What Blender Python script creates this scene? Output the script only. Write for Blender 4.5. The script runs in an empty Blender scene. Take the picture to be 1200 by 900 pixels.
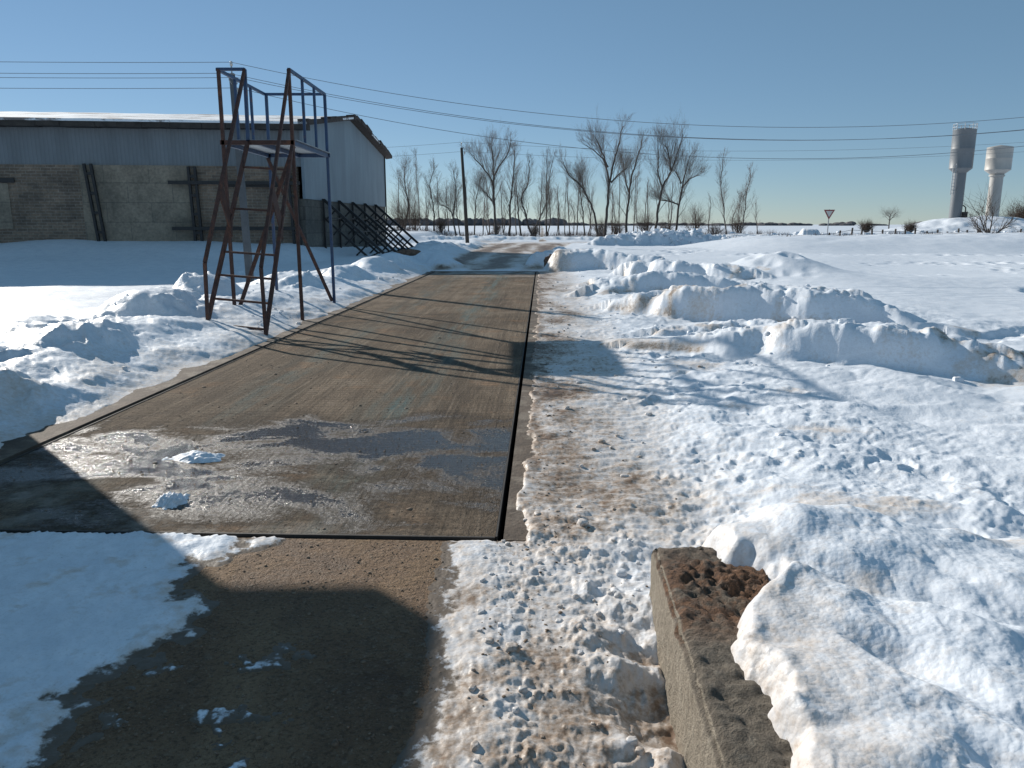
import bpy, math, random
import numpy as np
from math import sin, cos, tan, pi, radians, sqrt
from mathutils import Vector

random.seed(7)
SC = bpy.context.scene
COL = SC.collection
AZ, EL = radians(44), radians(23)          # sun: degrees left of the view direction, height
CAMH = 1.6

# ------------------------------------------------------------------ numpy noise
def _hash(ix, iy, seed):
    h = (ix.astype(np.int64) * 374761393 + iy.astype(np.int64) * 668265263 + seed * 1442695041) & 0x7fffffff
    h = ((h ^ (h >> 13)) * 1274126177) & 0x7fffffff
    return h ^ (h >> 16)

def perlin(x, y, seed=0):
    x = np.asarray(x, float); y = np.asarray(y, float)
    ix = np.floor(x); iy = np.floor(y); fx = x - ix; fy = y - iy
    ux = fx * fx * fx * (fx * (fx * 6 - 15) + 10); uy = fy * fy * fy * (fy * (fy * 6 - 15) + 10)
    def g(dx, dy):
        a = (_hash(ix + dx, iy + dy, seed) & 1023) * (2 * pi / 1024)
        return np.cos(a) * (fx - dx) + np.sin(a) * (fy - dy)
    a = g(0, 0); b = g(1, 0); c = g(0, 1); d = g(1, 1)
    return 1.5 * ((a + (b - a) * ux) + ((c + (d - c) * ux) - (a + (b - a) * ux)) * uy)

def fbm(x, y, o=3, seed=0, gain=.5):
    r = 0; a = 1; t = 0
    for i in range(o):
        r = r + a * perlin(x, y, seed + i * 17); t += a
        a *= gain; x = x * 2.03 + 5.3; y = y * 2.03 + 1.7
    return r / t

def worley(x, y, seed=0):
    x = np.asarray(x, float); y = np.asarray(y, float)
    ix = np.floor(x); iy = np.floor(y); best = np.full(x.shape, 9.0)
    for dx in (-1, 0, 1):
        for dy in (-1, 0, 1):
            cx = ix + dx; cy = iy + dy
            h = _hash(cx, cy, seed)
            px = cx + (h & 255) / 255; py = cy + ((h >> 8) & 255) / 255
            best = np.minimum(best, (x - px) ** 2 + (y - py) ** 2)
    return np.sqrt(best)

def masked(fn, mask, X, Y):
    r = np.zeros(X.shape)
    if mask.any(): r[mask] = fn(X[mask], Y[mask])
    return r

def ss(e0, e1, x):
    t = np.clip((x - e0) / (e1 - e0), 0, 1)
    return t * t * (3 - 2 * t)

# ------------------------------------------------------------------ weighbridge frame
A = radians(2.2)
OX, OY = -0.09, 3.74
DW, DL = 3.42, 22.9
def to_deck(X, Y):
    return (X - OX) * cos(A) - (Y - OY) * sin(A), (X - OX) * sin(A) + (Y - OY) * cos(A)
def from_deck(p, q, z=0):
    return (OX + p * cos(A) + q * sin(A), OY - p * sin(A) + q * cos(A), z)

# warehouse corners (plan)
N0 = (-9.45, 36.0)
def lwall(s):   # along the long wall, to the left
    return (N0[0] - s * cos(radians(6.5)), N0[1] - s * sin(radians(6.5)))
def gwall(s):   # along the gable wall, away
    return (N0[0] + s * sin(radians(3.5)), N0[1] + s * cos(radians(3.5)))

def ridge(X, Y, pts, h, wn, wf, warp=.15, seed=0, top=.2, clod=.08, cs=3.0):
    """snow windrow along a polyline: wn half width on the near side, wf on the far side"""
    wx = X + warp * fbm(X * .9, Y * .9, 2, seed + 1) ; wy = Y + warp * fbm(X * .9, Y * .9, 2, seed + 2) 
    best = np.zeros(X.shape)
    for i in range(len(pts) - 1):
        ax, ay, ah = pts[i]; bx, by, bh = pts[i + 1]
        L = math.hypot(bx - ax, by - ay); ux, uy = (bx - ax) / L, (by - ay) / L
        t = np.clip(((wx - ax) * ux + (wy - ay) * uy) / L, 0, 1)
        dx = wx - (ax + t * L * ux); dy = wy - (ay + t * L * uy)
        d = np.hypot(dx, dy)
        side = dx * (-uy) + dy * ux
        w = np.where(side < 0, wn, wf)
        hh = ah + (bh - ah) * t
        pr = hh * (1 - ss(.18, 1.0, d / w))
        best = np.maximum(best, pr)
    m = best / max(h, .01)
    best = best * h * (1 + top * fbm(X * .9, Y * .9, 2, seed + 5)) 
    qx = X + .5 / cs * fbm(X * cs, Y * cs, 3, seed + 13); qy = Y + .5 / cs * fbm(X * cs, Y * cs, 3, seed + 14)
    w1 = 1 - np.minimum(2.4 * np.abs(fbm(qx * cs * .55, qy * cs * .55, 3, seed + 9)), 1)
    best = best + ss(.6, 1.0, m) * clod * ((w1 - .6) * 1.1 + .45 * (np.clip(1 - worley(qx * cs * 2.0, qy * cs * 2.0, seed + 11), 0, 1) - .5) + .25 * fbm(X * cs * 4, Y * cs * 4, 2, seed + 15))
    return np.where(m > .02, best, 0)

BK = radians(3.2)     # kerb block axis
BKX, BKY = 0.595, 3.05

def terrain(X, Y):
    X = np.asarray(X, float); Y = np.asarray(Y, float)
    p, q = to_deck(X, Y)
    R = np.hypot(X, Y)
    near = 1 - ss(14, 30, R)
    # ---- open snow, right
    mk0 = R < 30
    z = .09 + .13 * fbm(X * .22, Y * .22, 2, 1) + .065 * fbm(X * .8 + Y * .2, Y * .8 - X * .3, 3, 2)
    rg = np.abs(fbm(X * .9 - Y * .35, Y * 1.1 + X * .2, 3, 3))
    rough = .35 + .65 * ss(-.15, .3, fbm(X * .35, Y * .35, 2, 41))
    z = z + near * rough * (.11 * (.35 - rg) + .022 * fbm(X * 3.2 + Y, Y * 4.2, 3, 4))
    z = z + near * (.011 * fbm(X * 9 - Y * 3, Y * 12, 2, 6)) * rough
    mk = R < 30; mk2 = R < 12
    wxx = masked(lambda a, b: fbm(a * 4, b * 4, 3, 301), mk, X, Y); wyy = masked(lambda a, b: fbm(a * 4, b * 4, 3, 302), mk, X, Y)
    def lumps(f, sd, m):
        k = .42 / f * 1.6
        def g(a, b):
            w = 1 - worley(a, b, sd)
            return np.clip(w, 0, 1) ** 1.3
        r = np.zeros(X.shape)
        if m.any():
            a = (X[m] + k * wxx[m]) * f; b = (Y[m] + k * wyy[m]) * f
            r[m] = .6 * g(a, b) + .4 * (1 - np.minimum(np.abs(fbm(a * .8, b * .8, 2, sd + 5)) * 2.2, 1))
        return r
    z = z + near * ss(1.2, 2.2, X) * (.075 * np.abs(fbm(X * .75 + Y * .35, Y * .55 - X * .3, 3, 311)) - .03 + .02 * fbm(X * 1.6, Y * 1.1, 3, 312))
    z = z + near * ss(1.0, 1.8, X) * .020 * (np.abs(masked(lambda a, b: fbm((a + b) * 1.4, (b - a) * 4.2, 3, 331), mk0, X, Y)) - .2) * ss(-.2, .2, fbm(X * .7, Y * .7, 2, 332))
    cl = lumps(4.2, 7, mk); cl2 = lumps(11.0, 8, mk2); cl3 = lumps(26.0, 88, mk2)
    dirt = np.zeros(X.shape)
    pn = p + .22 * fbm(X * 1.1, Y * 1.1, 3, 12)
    # smooth snow field to the right, back
    far_r = ss(4.5, 9, X) * ss(9, 15, Y)
    zf = .10 + .22 * fbm(X * .1, Y * .1, 2, 21) + .02 * fbm(X * 1.1 + Y * .4, Y * .6, 2, 22) + .01 * fbm(X * 2.4, Y * 5, 2, 23)
    fp = np.clip(1 - 2.2 * worley(X * 1.7, Y * 1.2, 24), 0, 1) * ss(.1, .35, fbm(X * .15, Y * .25, 2, 25))
    zf = zf - .16 * fp
    z = z * (1 - far_r) + zf * far_r
    # mound in the field
    z = z + .75 * np.exp(-(((X - 7.6) / 1.5) ** 2 + ((Y - 22.5) / 2.0) ** 2)) + .22 * np.exp(-(((X - 11.5) / 3.8) ** 2 + ((Y - 20) / 2.0) ** 2))
    # footpath in the field
    pth = np.abs((Y - 10.6) - .25 * (X - 6) - .5 * np.sin(X * .9))
    z = z - .09 * (1 - ss(.1, .3, pth + .15 * fbm(X * 3, Y * 3, 2, 28))) * ss(5.3, 5.9, X) * (1 - ss(15, 22, X))
    # berm behind the field
    bz = 1.15 * ss(36, 46, Y + 1.5 * fbm(X * .1, Y * .1, 2, 26)) * (1 - ss(51, 58, Y)) * ss(9, 16, X) * (.75 + .25 * ss(15, 40, X))
    bz = bz + ss(40, 48, Y) * (1 - ss(62, 75, Y)) * ss(14, 22, X) * (.12 * fbm(X * .5, Y * .5, 3, 27))
    z = np.maximum(z, bz * (1 + .1 * fbm(X * .4, Y * .4, 3, 19)))
    dirt = np.maximum(dirt, .5 * ss(48, 50, Y) * (1 - ss(53, 55, Y)) * ss(14, 20, X) * ss(-.1, .25, fbm(X * .4, Y * 1.5, 3, 29)))
    # ---- trodden strip right of the deck
    T = ss(-.25, .15, pn) * (1 - ss(1.0, 1.9, pn)) * (1 - ss(26, 32, Y))
    zt = .018 + .028 * fbm(X * 1.6, Y * 1.6, 2, 13) + near * (.020 * (cl - .5) * ss(-.1, .4, fbm(X * 1.4, Y * 1.4, 2, 14)) + .007 * (cl2 - .5) + .005 * (cl3 - .5) + .016 * fbm(X * 6, Y * 14, 2, 15))
    z = z * (1 - T) + zt * T
    dn = fbm(X * 1.3, Y * .8, 4, 16)
    dirt = np.maximum(dirt, T * np.clip((.52 + .65 * dn) * (1 - ss(.3, 1.8, p)) + .20, 0, 1) * (.8 + .2 * ss(2.2, 4.5, Y)))
    dirt = np.maximum(dirt, .85 * (1 - ss(.16, .42, p + .30 * dn)) * ss(3.9, 5, Y) * ss(-.1, .0, p))
    dirt = np.maximum(dirt, .62 * np.exp(-(((X - .45) / .3) ** 2 + ((Y - 8.2) / 1.3) ** 2)) * ss(-.3, .3, dn) * 1.2)
    dirt = np.maximum(dirt, .85 * (1 - ss(.3, .9, p + .3 * dn)) * ss(13, 22, Y) * ss(-.1, 0, p))
    # crumbly transition between strip and open snow
    C = ss(.7, 1.2, pn) * (1 - ss(2.4, 3.6, pn)) * (1 - ss(20, 26, Y))
    z = z + near * C * (.055 * (cl - .5) * ss(-.1, .35, fbm(X * .9, Y * 1.2, 2, 31)) + .012 * (cl2 - .5))
    dirt = np.maximum(dirt, .5 * C * ss(.15, .5, fbm(X * .8, Y * 1.4, 4, 32)))
    # ---- foreground right: lumpy piles near the apron
    F = (1 - ss(3.3, 4.6, Y)) * ss(-.35, .0, X) * (1 - ss(.9, 1.4, X))
    dirt = np.maximum(dirt, F * np.clip(.34 + .45 * dn, 0, .6))
    z = z + F * (.065 * (cl - .45) * (.15 + ss(-.05, .3, fbm(X * 2, Y * 2, 2, 33))) * ss(.1, .55, X) + .012 * (cl2 - .45) * ss(-.2, .35, X) + .008 * (cl3 - .45) * ss(-.4, .1, X) + .026 * fbm(X * 3.5, Y * 3.5, 4, 30))
    # ---- snow over and beside the kerb block
    bp = (X - BKX) * cos(BK) - (Y - BKY) * sin(BK); bq = (X - BKX) * sin(BK) + (Y - BKY) * cos(BK)
    e = bp + .06 * fbm(X * 3.2, Y * 3.2, 2, 34) + .025 * (cl - .5) + .025 * fbm(X * 12, Y * 12, 2, 35)
    edge = .13 - .05 * ss(-.7, -1.3, bq) + .19 * np.exp(-((bq + .30) / .26) ** 2) + .04 * np.sin(bq * 9)
    hump = ss(edge - .04, edge + .14, e) ** .6 * (.365 + .05 * fbm(X * 2.2, Y * 2.2, 2, 36) + .03 * ss(.2, .6, bp) - .20 * ss(.8, 2.4, bp)) * (1 - ss(-.05, .75, bq + .25 * fbm(X * 1.8, Y * 1.8, 2, 37)))
    hump = hump + ss(.1, .4, bp) * .05 * np.exp(-((bp - .6) / .4) ** 2 - ((bq - .1) / .35) ** 2)
    hump = hump + .035 * (cl - .5) * ss(.02, .2, hump) * (1 - ss(.1, .35, e - edge))
    z = np.maximum(z, hump)
    z = z + ss(.2, .6, bp) * (1 - ss(0, 1, bq)) * (.03 * fbm(X * 3, Y * 2.2, 3, 38) + .016 * np.abs(fbm(X * 6, Y * 4, 4, 330)) - .07 * ss(.0, .35, fbm(X * 1.3 + Y * .8, Y * 1.0, 3, 39)))
    z = z + ss(.3, .5, bp) * near * (.010 * (cl2 - .5) * ss(-.2, .3, fbm(X * 1.5, Y * 1.5, 2, 340)) + .005 * (cl3 - .5)) * (1 - ss(6, 9, R))
    inblk = ss(.0, .05, bp) * (1 - ss(edge - .05, edge, e)) * (1 - ss(-.03, .02, bq))
    z = z - .25 * inblk
    hol = ss(-.42, -.02, bp) * (1 - ss(.0, .04, bp)) * (1 - ss(-.45, .02, bq)) * ss(-.25, .2, fbm(X * 2.6, Y * 2.6, 2, 40) + .15 + bp * .5)
    z = z - .09 * hol
    dirt = np.maximum(dirt, .92 * hol)
    dirt = np.maximum(dirt, .40 * ss(-.5, .0, bp) * (1 - ss(0, .05, bp)) * (1 - ss(-.2, .1, bq)) * ss(-.1, .4, dn))
    dirt = np.maximum(dirt, .5 * (1 - ss(.0, .08, np.abs(e - edge - .02))) * (1 - ss(-.0, .1, bq)) * ss(-.9, -.2, bq))
    # ---- windrows on the right
    G = [([(1.55, 27.2, .9), (3.0, 26.6, 1), (4.6, 25.2, .7)], .72, .55, 1.1, 51),
         ([(3.6, 22.8, .8), (4.6, 21.8, 1), (6.2, 20.4, .5)], .62, .5, 1.2, 52),
         ([(2.1, 17.4, .55), (3.4, 17.4, 1), (5.0, 16.4, .8), (6.2, 15.2, .4)], .50, .5, 1.0, 53),
         ([(2.0, 14.2, .35), (3.0, 13.3, .9), (3.9, 12.6, 1), (5.1, 12.0, .9), (6.0, 11.2, .3)], .58, .42, 1.0, 54),
         ([(1.7, 9.7, .25), (2.7, 9.2, .65), (3.5, 8.75, 1), (4.3, 8.3, .95), (4.8, 7.9, .75), (5.3, 7.3, .45), (5.7, 6.8, .2)], .46, .42, 1.1, 55),
         ([(2.4, 11.0, .5), (3.3, 10.9, .8), (3.9, 10.3, .5)], .26, .5, .9, 56),
         ([(2.4, 19.7, .5), (3.6, 19.3, .9), (4.3, 18.6, .3)], .40, .5, 1.0, 58)]
    for pts, h, wn, wf, sd in G:
        x0 = min(a[0] for a in pts) - 2; x1 = max(a[0] for a in pts) + 2; y0 = min(a[1] for a in pts) - 2; y1 = max(a[1] for a in pts) + 2
        m = (X > x0) & (X < x1) & (Y > y0) & (Y < y1)
        if m.any():
            xm = X[m]; ym = Y[m]
            r = ridge(xm, ym, pts, h, wn, wf, .30, sd, .14, .065, 3.0)
            zz = z[m]; z[m] = np.maximum(zz, zz * .5 + r)
            dd = .55 * ss(.04, .15, r) * ss(.12, .5, fbm(xm * 1.6, ym * 1.6, 4, sd + 3))
            dd = np.maximum(dd, .75 * ss(.02, .06, r) * (1 - ss(.08, .2, r)) * ss(-.1, .3, fbm(xm * 1.2, ym * 1.2, 3, sd + 4)))
            dirt[m] = np.maximum(dirt[m], dd)
    for gx_, gy_, ga, gr_ in ((2.75, 13.2, .95, .35), (3.1, 13.4, .8, .3), (5.0, 7.75, .9, .5), (4.6, 8.1, .7, .4), (2.3, 13.7, .7, .5), (5.1, 12.2, .7, .3), (3.2, 9.0, .5, .4)):
        dirt = np.maximum(dirt, ga * np.exp(-((X - gx_) ** 2 + (Y - gy_) ** 2) / gr_ ** 2) * ss(-.25, .25, fbm(X * 4, Y * 4, 3, 350)))
    # ---- left bank
    s = -(p + DW)
    zl = .10 - .32 * ss(3.2, 6.5, s) * (1 - ss(32, 36, Y)) + .05 * fbm(X * .35, Y * .35, 2, 61) + .012 * fbm(X * 2, Y * 4, 2, 62)
    # drift against the warehouse
    wd = (N0[1] - .10 * (N0[0] - X)) - Y
    zl = zl + (.80 + .25 * fbm(X * .13, Y * 0 + 2, 2, 322)) * (1 - ss(.3, 8.0, wd + 1.2 * fbm(X * .2, Y * .2, 2, 64))) * (1 - ss(-1, 1.5, X - N0[0]))
    sn = s + .3 * fbm(X * .9, Y * .9, 3, 65)
    big = 1 - np.minimum(2.2 * np.abs(fbm(X * 1.5, Y * 1.5, 3, 67)), 1)
    shelf = .11 * ss(.12, .8, sn) * (1 + .5 * fbm(X * .7, Y * .7, 2, 68))
    heaps = np.zeros(X.shape)
    for hx, hy, hh, rx, ry in ((-5.55, 11.9, .42, .85, 1.2), (-5.75, 14.4, .50, .75, .9), (-6.6, 13.2, .28, .9, .9), (-5.1, 8.7, .30, .7, 1.1), (-5.7, 7.4, .32, .8, .9), (-6.9, 10.4, .2, 1.2, 1.0), (-4.9, 17.6, .32, .6, 1.2), (-4.6, 21, .30, .6, 1.5), (-4.4, 24.5, .38, .7, 1.4), (-5.6, 19.5, .2, 1, 1.2), (-4.5, 6.3, .22, .6, .6), (-4.2, 27.5, .40, .8, 1.6)):
        wx2 = X + .35 * fbm(X * .9, Y * .9, 3, 320); wy2 = Y + .35 * fbm(X * .9, Y * .9, 3, 321)
        dd = np.hypot((wx2 - hx) / rx, (wy2 - hy) / ry)
        heaps = np.maximum(heaps, hh * (1 - ss(.1, 1.25, dd)))
    bk = ss(1.0, 1.7, sn) * (1 - ss(2.4, 3.4, sn)) * (.10 + .08 * fbm(q * .6, q * 0 + .5, 2, 66))
    hm = ss(.04, .2, heaps + bk)
    rgh = ss(.1, .5, sn) * (1 - ss(3.0, 4.2, sn))
    bank = shelf * (1 - ss(3.0, 4.0, sn)) + np.maximum(heaps, bk) * ss(.4, 1.0, sn)
    bank = bank + rgh * (hm * (.12 * (big - .55) + (.07 * (cl - .45) + .024 * (cl2 - .45)) * (1 - ss(16, 26, R))) * ss(-.35, .15, fbm(X * .8, Y * .8, 2, 70)) + (.035 * fbm(X * 2.6, Y * 2.6, 5, 63, .6) + .014 * (cl2 - .5) + .03 * (cl - .5) * ss(-.1, .3, fbm(X * 1.1, Y * 1.1, 2, 64))) * (1 - ss(20, 30, R)))
    zL = zl * ss(.3, 1.5, sn) + bank
    L = ss(0, .1, s)
    z = z * (1 - L) + zL * L
    dirt = dirt * (1 - L)
    dirt = np.maximum(dirt, L * .5 * (1 - ss(.25, .7, sn)) + 0)
    dirt = np.maximum(dirt, L * (1 - ss(.7, 1.6, sn)) * np.clip(.30 + .6 * fbm(X * 1.3, Y * 1.3, 4, 323), 0, 1) * .8)
    dirt = np.maximum(dirt, L * rgh * .3 * ss(.2, .5, fbm(X * .7, Y * .7, 3, 69)))
    # ---- beyond the deck: road, banks
    cx = -.9 + .045 * (Y - 26) + .0012 * np.clip(Y - 40, 0, 40) ** 2
    w = 1.7 + .035 * (Y - 26)
    dx = np.abs(X - cx) + .3 * fbm(X * .5, Y * .5, 2, 71)
    RD = (1 - ss(w, w + .7, dx)) * ss(26.3, 27, Y) * (1 - ss(66, 68, Y))
    CR = ss(62, 63.5, Y + .8 * fbm(X * .2, Y * .2, 2, 73)) * (1 - ss(70, 72, Y)) * ss(-9, -2, X)
    RR = np.maximum(RD, CR)
    z = z * (1 - RR) + (.02 + .03 * fbm(X * .8, Y * .8, 3, 72)) * RR
    rut = .5 + .5 * np.cos((X - cx) * 3.4)
    dirt = np.maximum(dirt * (1 - RR), RD * np.clip(.12 + (.55 + .35 * rut) * ss(26.6, 28.4, Y + 1.2 * fbm(X * .8, Y * .8, 3, 76)) + .45 * fbm(X * 1.2, Y * .3, 3, 74), 0, 1))
    dirt = np.maximum(dirt, CR * np.clip(.45 + .7 * fbm(X * .3, Y * 1.2, 3, 75), 0, 1))
    far = [([(-2.9, 32, .3), (-4.2, 38, .8), (-4.6, 46, 1), (-3.0, 54, .5)], .55, 1.3, 1.8, 81),
           ([(-2.4, 29.5, .5), (-3.2, 31, .9), (-3.8, 33.5, .6)], .55, .7, 1.0, 84),
           ([(7.5, 58, .7), (10, 59, 1), (13.5, 60, 1), (17, 60.5, .6)], .95, 1.6, 3, 82),
           ([(-30, 77, .8), (-5, 78, .9), (8, 77, .7), (30, 76, .9), (60, 78, 1)], .5, 1.5, 3, 83),
           ([(1.3, 29.2, .9), (2.0, 31.5, 1), (3.0, 34, .5)], .62, .6, .9, 85),
           ([(19, 55, .5), (20.6, 54, 1), (22, 55, .5)], 1.2, 1.2, 1.5, 86)]
    for pts, h, wn, wf, sd in far:
        x0 = min(a[0] for a in pts) - 5; x1 = max(a[0] for a in pts) + 5; y0 = min(a[1] for a in pts) - 5; y1 = max(a[1] for a in pts) + 5
        m = (X > x0) & (X < x1) & (Y > y0) & (Y < y1)
        if m.any():
            r = ridge(X[m], Y[m], pts, h, wn, wf, .5, sd, .3, .3 if sd == 82 else .1, 1.3)
            z[m] = np.maximum(z[m], r)
            dirt[m] = np.maximum(dirt[m] * (1 - ss(.1, .2, r)), .35 * ss(.05, .2, r) * ss(.2, .5, fbm(X[m], Y[m], 3, sd + 3)))
    # mound under the towers, rough ground before it
    z = z + (2.0 * np.exp(-(((X - 62) / 9) ** 2 + ((Y - 109) / 9) ** 2)) + 1.6 * np.exp(-(((X - 72) / 11) ** 2 + ((Y - 108) / 9) ** 2))) * (1 + .15 * fbm(X * .3, Y * .3, 3, 92))
    z = z + .5 * ss(58, 66, Y) * (1 - ss(95, 120, Y)) * ss(20, 30, X) * (.5 + fbm(X * .35, Y * .35, 3, 91))
    # far land is even
    FR = ss(115, 170, R)
    z = z * (1 - FR) + .0 * FR
    # ---- deck, pit and apron cut-outs
    n0 = .10 * fbm(X * 3.3, Y * 2.2, 4, 93, .6) + .05 * fbm(X * 1.5, Y * 1.5, 2, 94)
    inner = ss(-DW - .22, -DW - .13, p + n0) * (1 - ss(.08, .17, p + n0)) * ss(-.12, -.02, q) * (1 - ss(DL + .05, DL + .6, q + .3 * fbm(X * .8, Y * .8, 2, 95)))
    z = z * (1 - inner) - .05 * inner
    deep = ss(-DW - .12, -DW + .0, p) * (1 - ss(.0, .1, p)) * ss(-.08, .02, q) * (1 - ss(DL, DL + .1, q))
    z = z - .8 * deep
    # apron: q<0
    big_n = fbm(X * 1.6, Y * 1.6, 4, 96)
    lim = -1.50 + .62 * big_n + .16 * fbm(X * 7, Y * 7, 3, 97) + .25 * ss(3.0, 3.6, Y)
    left_snow = 1 - ss(-.30, .22, X - lim)
    rs = -.36 + .03 * (3.7 - Y) + .10 * fbm(X * 3, Y * 2.2, 4, 98, .65)
    right_snow = ss(-.10, .16, X - rs)
    patch = ss(.03, .26, fbm(X * 3.0 + 8, Y * 3.0, 5, 99, .65)) * (1 - ss(2.5, 3.0, Y)) * ss(-1.5, -1.2, X) * (1 - ss(-.9, -.6, X))
    ap = (1 - ss(-.03, .0, q)) * ss(-6.0, -5.0, X) * (1 - ss(.0, .4, X))
    za = np.maximum(left_snow * (.024 + .018 * fbm(X * 2.4, Y * 2.4, 4, 100, .6) + .014 * fbm(X * 9, Y * 9, 3, 103) + .004 * cl2 + .002 * cl3), right_snow * (.014 + .006 * cl3 + (np.maximum(z, .012) - .014) * ss(.05, .45, X - rs))) 
    za = np.maximum(za, patch * .014) - .009
    z = np.where(ap > 0, z * (1 - ap) + za * ap, z)
    film = ss(.0, .45, left_snow) * (1 - ss(.5, .95, left_snow))
    dirt = np.where(ap > .5, dirt * right_snow + .42 * film + .55 * left_snow * ss(.0, .5, fbm(X * 4, Y * 4, 4, 101, .6)) + .7 * right_snow * (1 - ss(.0, .35, X - rs)), dirt)
    edgez = np.maximum(ap, np.maximum(ss(-.05, .1, p) * (1 - ss(.3, .6, p)), ss(-.05, .1, s) * (1 - ss(.7, 1.1, s))) * ss(-.2, 0, q) * (1 - ss(DL, DL + 1, q)))
    thin = edgez * (1 - ss(-.006, .014, z))
    return z, np.clip(dirt, 0, 1) + 10 * np.round(np.clip(thin, 0, 1) * 100)

# ------------------------------------------------------------------ materials
def newmat(name):
    m = bpy.data.materials.new(name); m.use_nodes = True
    nt = m.node_tree; b = nt.nodes['Principled BSDF']
    return m, nt, b
def N(nt, t, **k):
    n = nt.nodes.new(t)
    for a, v in k.items():
        if a in n.inputs: n.inputs[a].default_value = v
        else: setattr(n, a, v)
    return n
def tc(nt, out='Object', scale=(1, 1, 1), rot=(0, 0, 0)):
    t = nt.nodes.new('ShaderNodeTexCoord'); mp = nt.nodes.new('ShaderNodeMapping')
    mp.inputs['Scale'].default_value = scale; mp.inputs['Rotation'].default_value = rot
    nt.links.new(t.outputs[out], mp.inputs['Vector']); return mp.outputs['Vector']
def noise(nt, vec, scale, detail=4, rough=.55, dist=0):
    n = nt.nodes.new('ShaderNodeTexNoise'); n.inputs['Scale'].default_value = scale; n.inputs['Detail'].default_value = detail
    n.inputs['Roughness'].default_value = rough; n.inputs['Distortion'].default_value = dist
    nt.links.new(vec, n.inputs['Vector']); return n.outputs['Fac']
def ramp(nt, fac, stops):
    r = nt.nodes.new('ShaderNodeValToRGB'); e = r.color_ramp.elements
    while len(e) > 1: e.remove(e[-1])
    for i, (pos, c) in enumerate(stops):
        el = e[0] if i == 0 else e.new(pos)
        el.position = pos; el.color = (c if len(c) == 4 else (*c, 1)) if isinstance(c, tuple) else (c, c, c, 1)
    nt.links.new(fac, r.inputs['Fac']); return r.outputs['Color']
def mix(nt, fac, a, b, mode='MIX'):
    m = nt.nodes.new('ShaderNodeMix'); m.data_type = 'RGBA'; m.blend_type = mode
    for s, v in ((m.inputs[0], fac), (m.inputs[6], a), (m.inputs[7], b)):
        if isinstance(v, (int, float)): s.default_value = v
        elif isinstance(v, tuple): s.default_value = (*v, 1) if len(v) == 3 else v
        else: nt.links.new(v, s)
    return m.outputs[2]
def mth(nt, op, a, b=0.0, c=None, clamp=False):
    m = nt.nodes.new('ShaderNodeMath'); m.operation = op; m.use_clamp = clamp
    for s, v in zip(m.inputs, (a, b, c)):
        if v is None: continue
        if isinstance(v, (int, float)): s.default_value = v
        else: nt.links.new(v, s)
    return m.outputs[0]
def bump(nt, b, h, strength=.5, dist=.01, prev=None):
    n = nt.nodes.new('ShaderNodeBump'); n.inputs['Strength'].default_value = strength; n.inputs['Distance'].default_value = dist
    nt.links.new(h, n.inputs['Height'])
    if prev: nt.links.new(prev, n.inputs['Normal'])
    if b: nt.links.new(n.outputs['Normal'], b.inputs['Normal'])
    return n.outputs['Normal']

def simple(name, c, rough=.7, var=.25, scale=6, bumpd=.004, metal=0, stretch=(1, 1, 1), c2=None, thr=(.45, .6)):
    m, nt, b = newmat(name)
    v = tc(nt, 'Object', stretch)
    n1 = noise(nt, v, scale, 6, .6); n2 = noise(nt, v, scale * 7, 4, .6)
    d = tuple(x * (1 - var) for x in c); l = tuple(min(1, x * (1 + var)) for x in c)
    col = ramp(nt, n1, [(.3, d), (.7, l)])
    if c2:
        n3 = noise(nt, v, scale * .6, 6, .65)
        col = mix(nt, ramp(nt, n3, [(thr[0], 0.0), (thr[1], 1.0)]), col, c2)
    nt.links.new(col, b.inputs['Base Color'])
    b.inputs['Roughness'].default_value = rough; b.inputs['Metallic'].default_value = metal
    if bumpd: bump(nt, b, n2, .6, bumpd)
    return m

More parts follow.
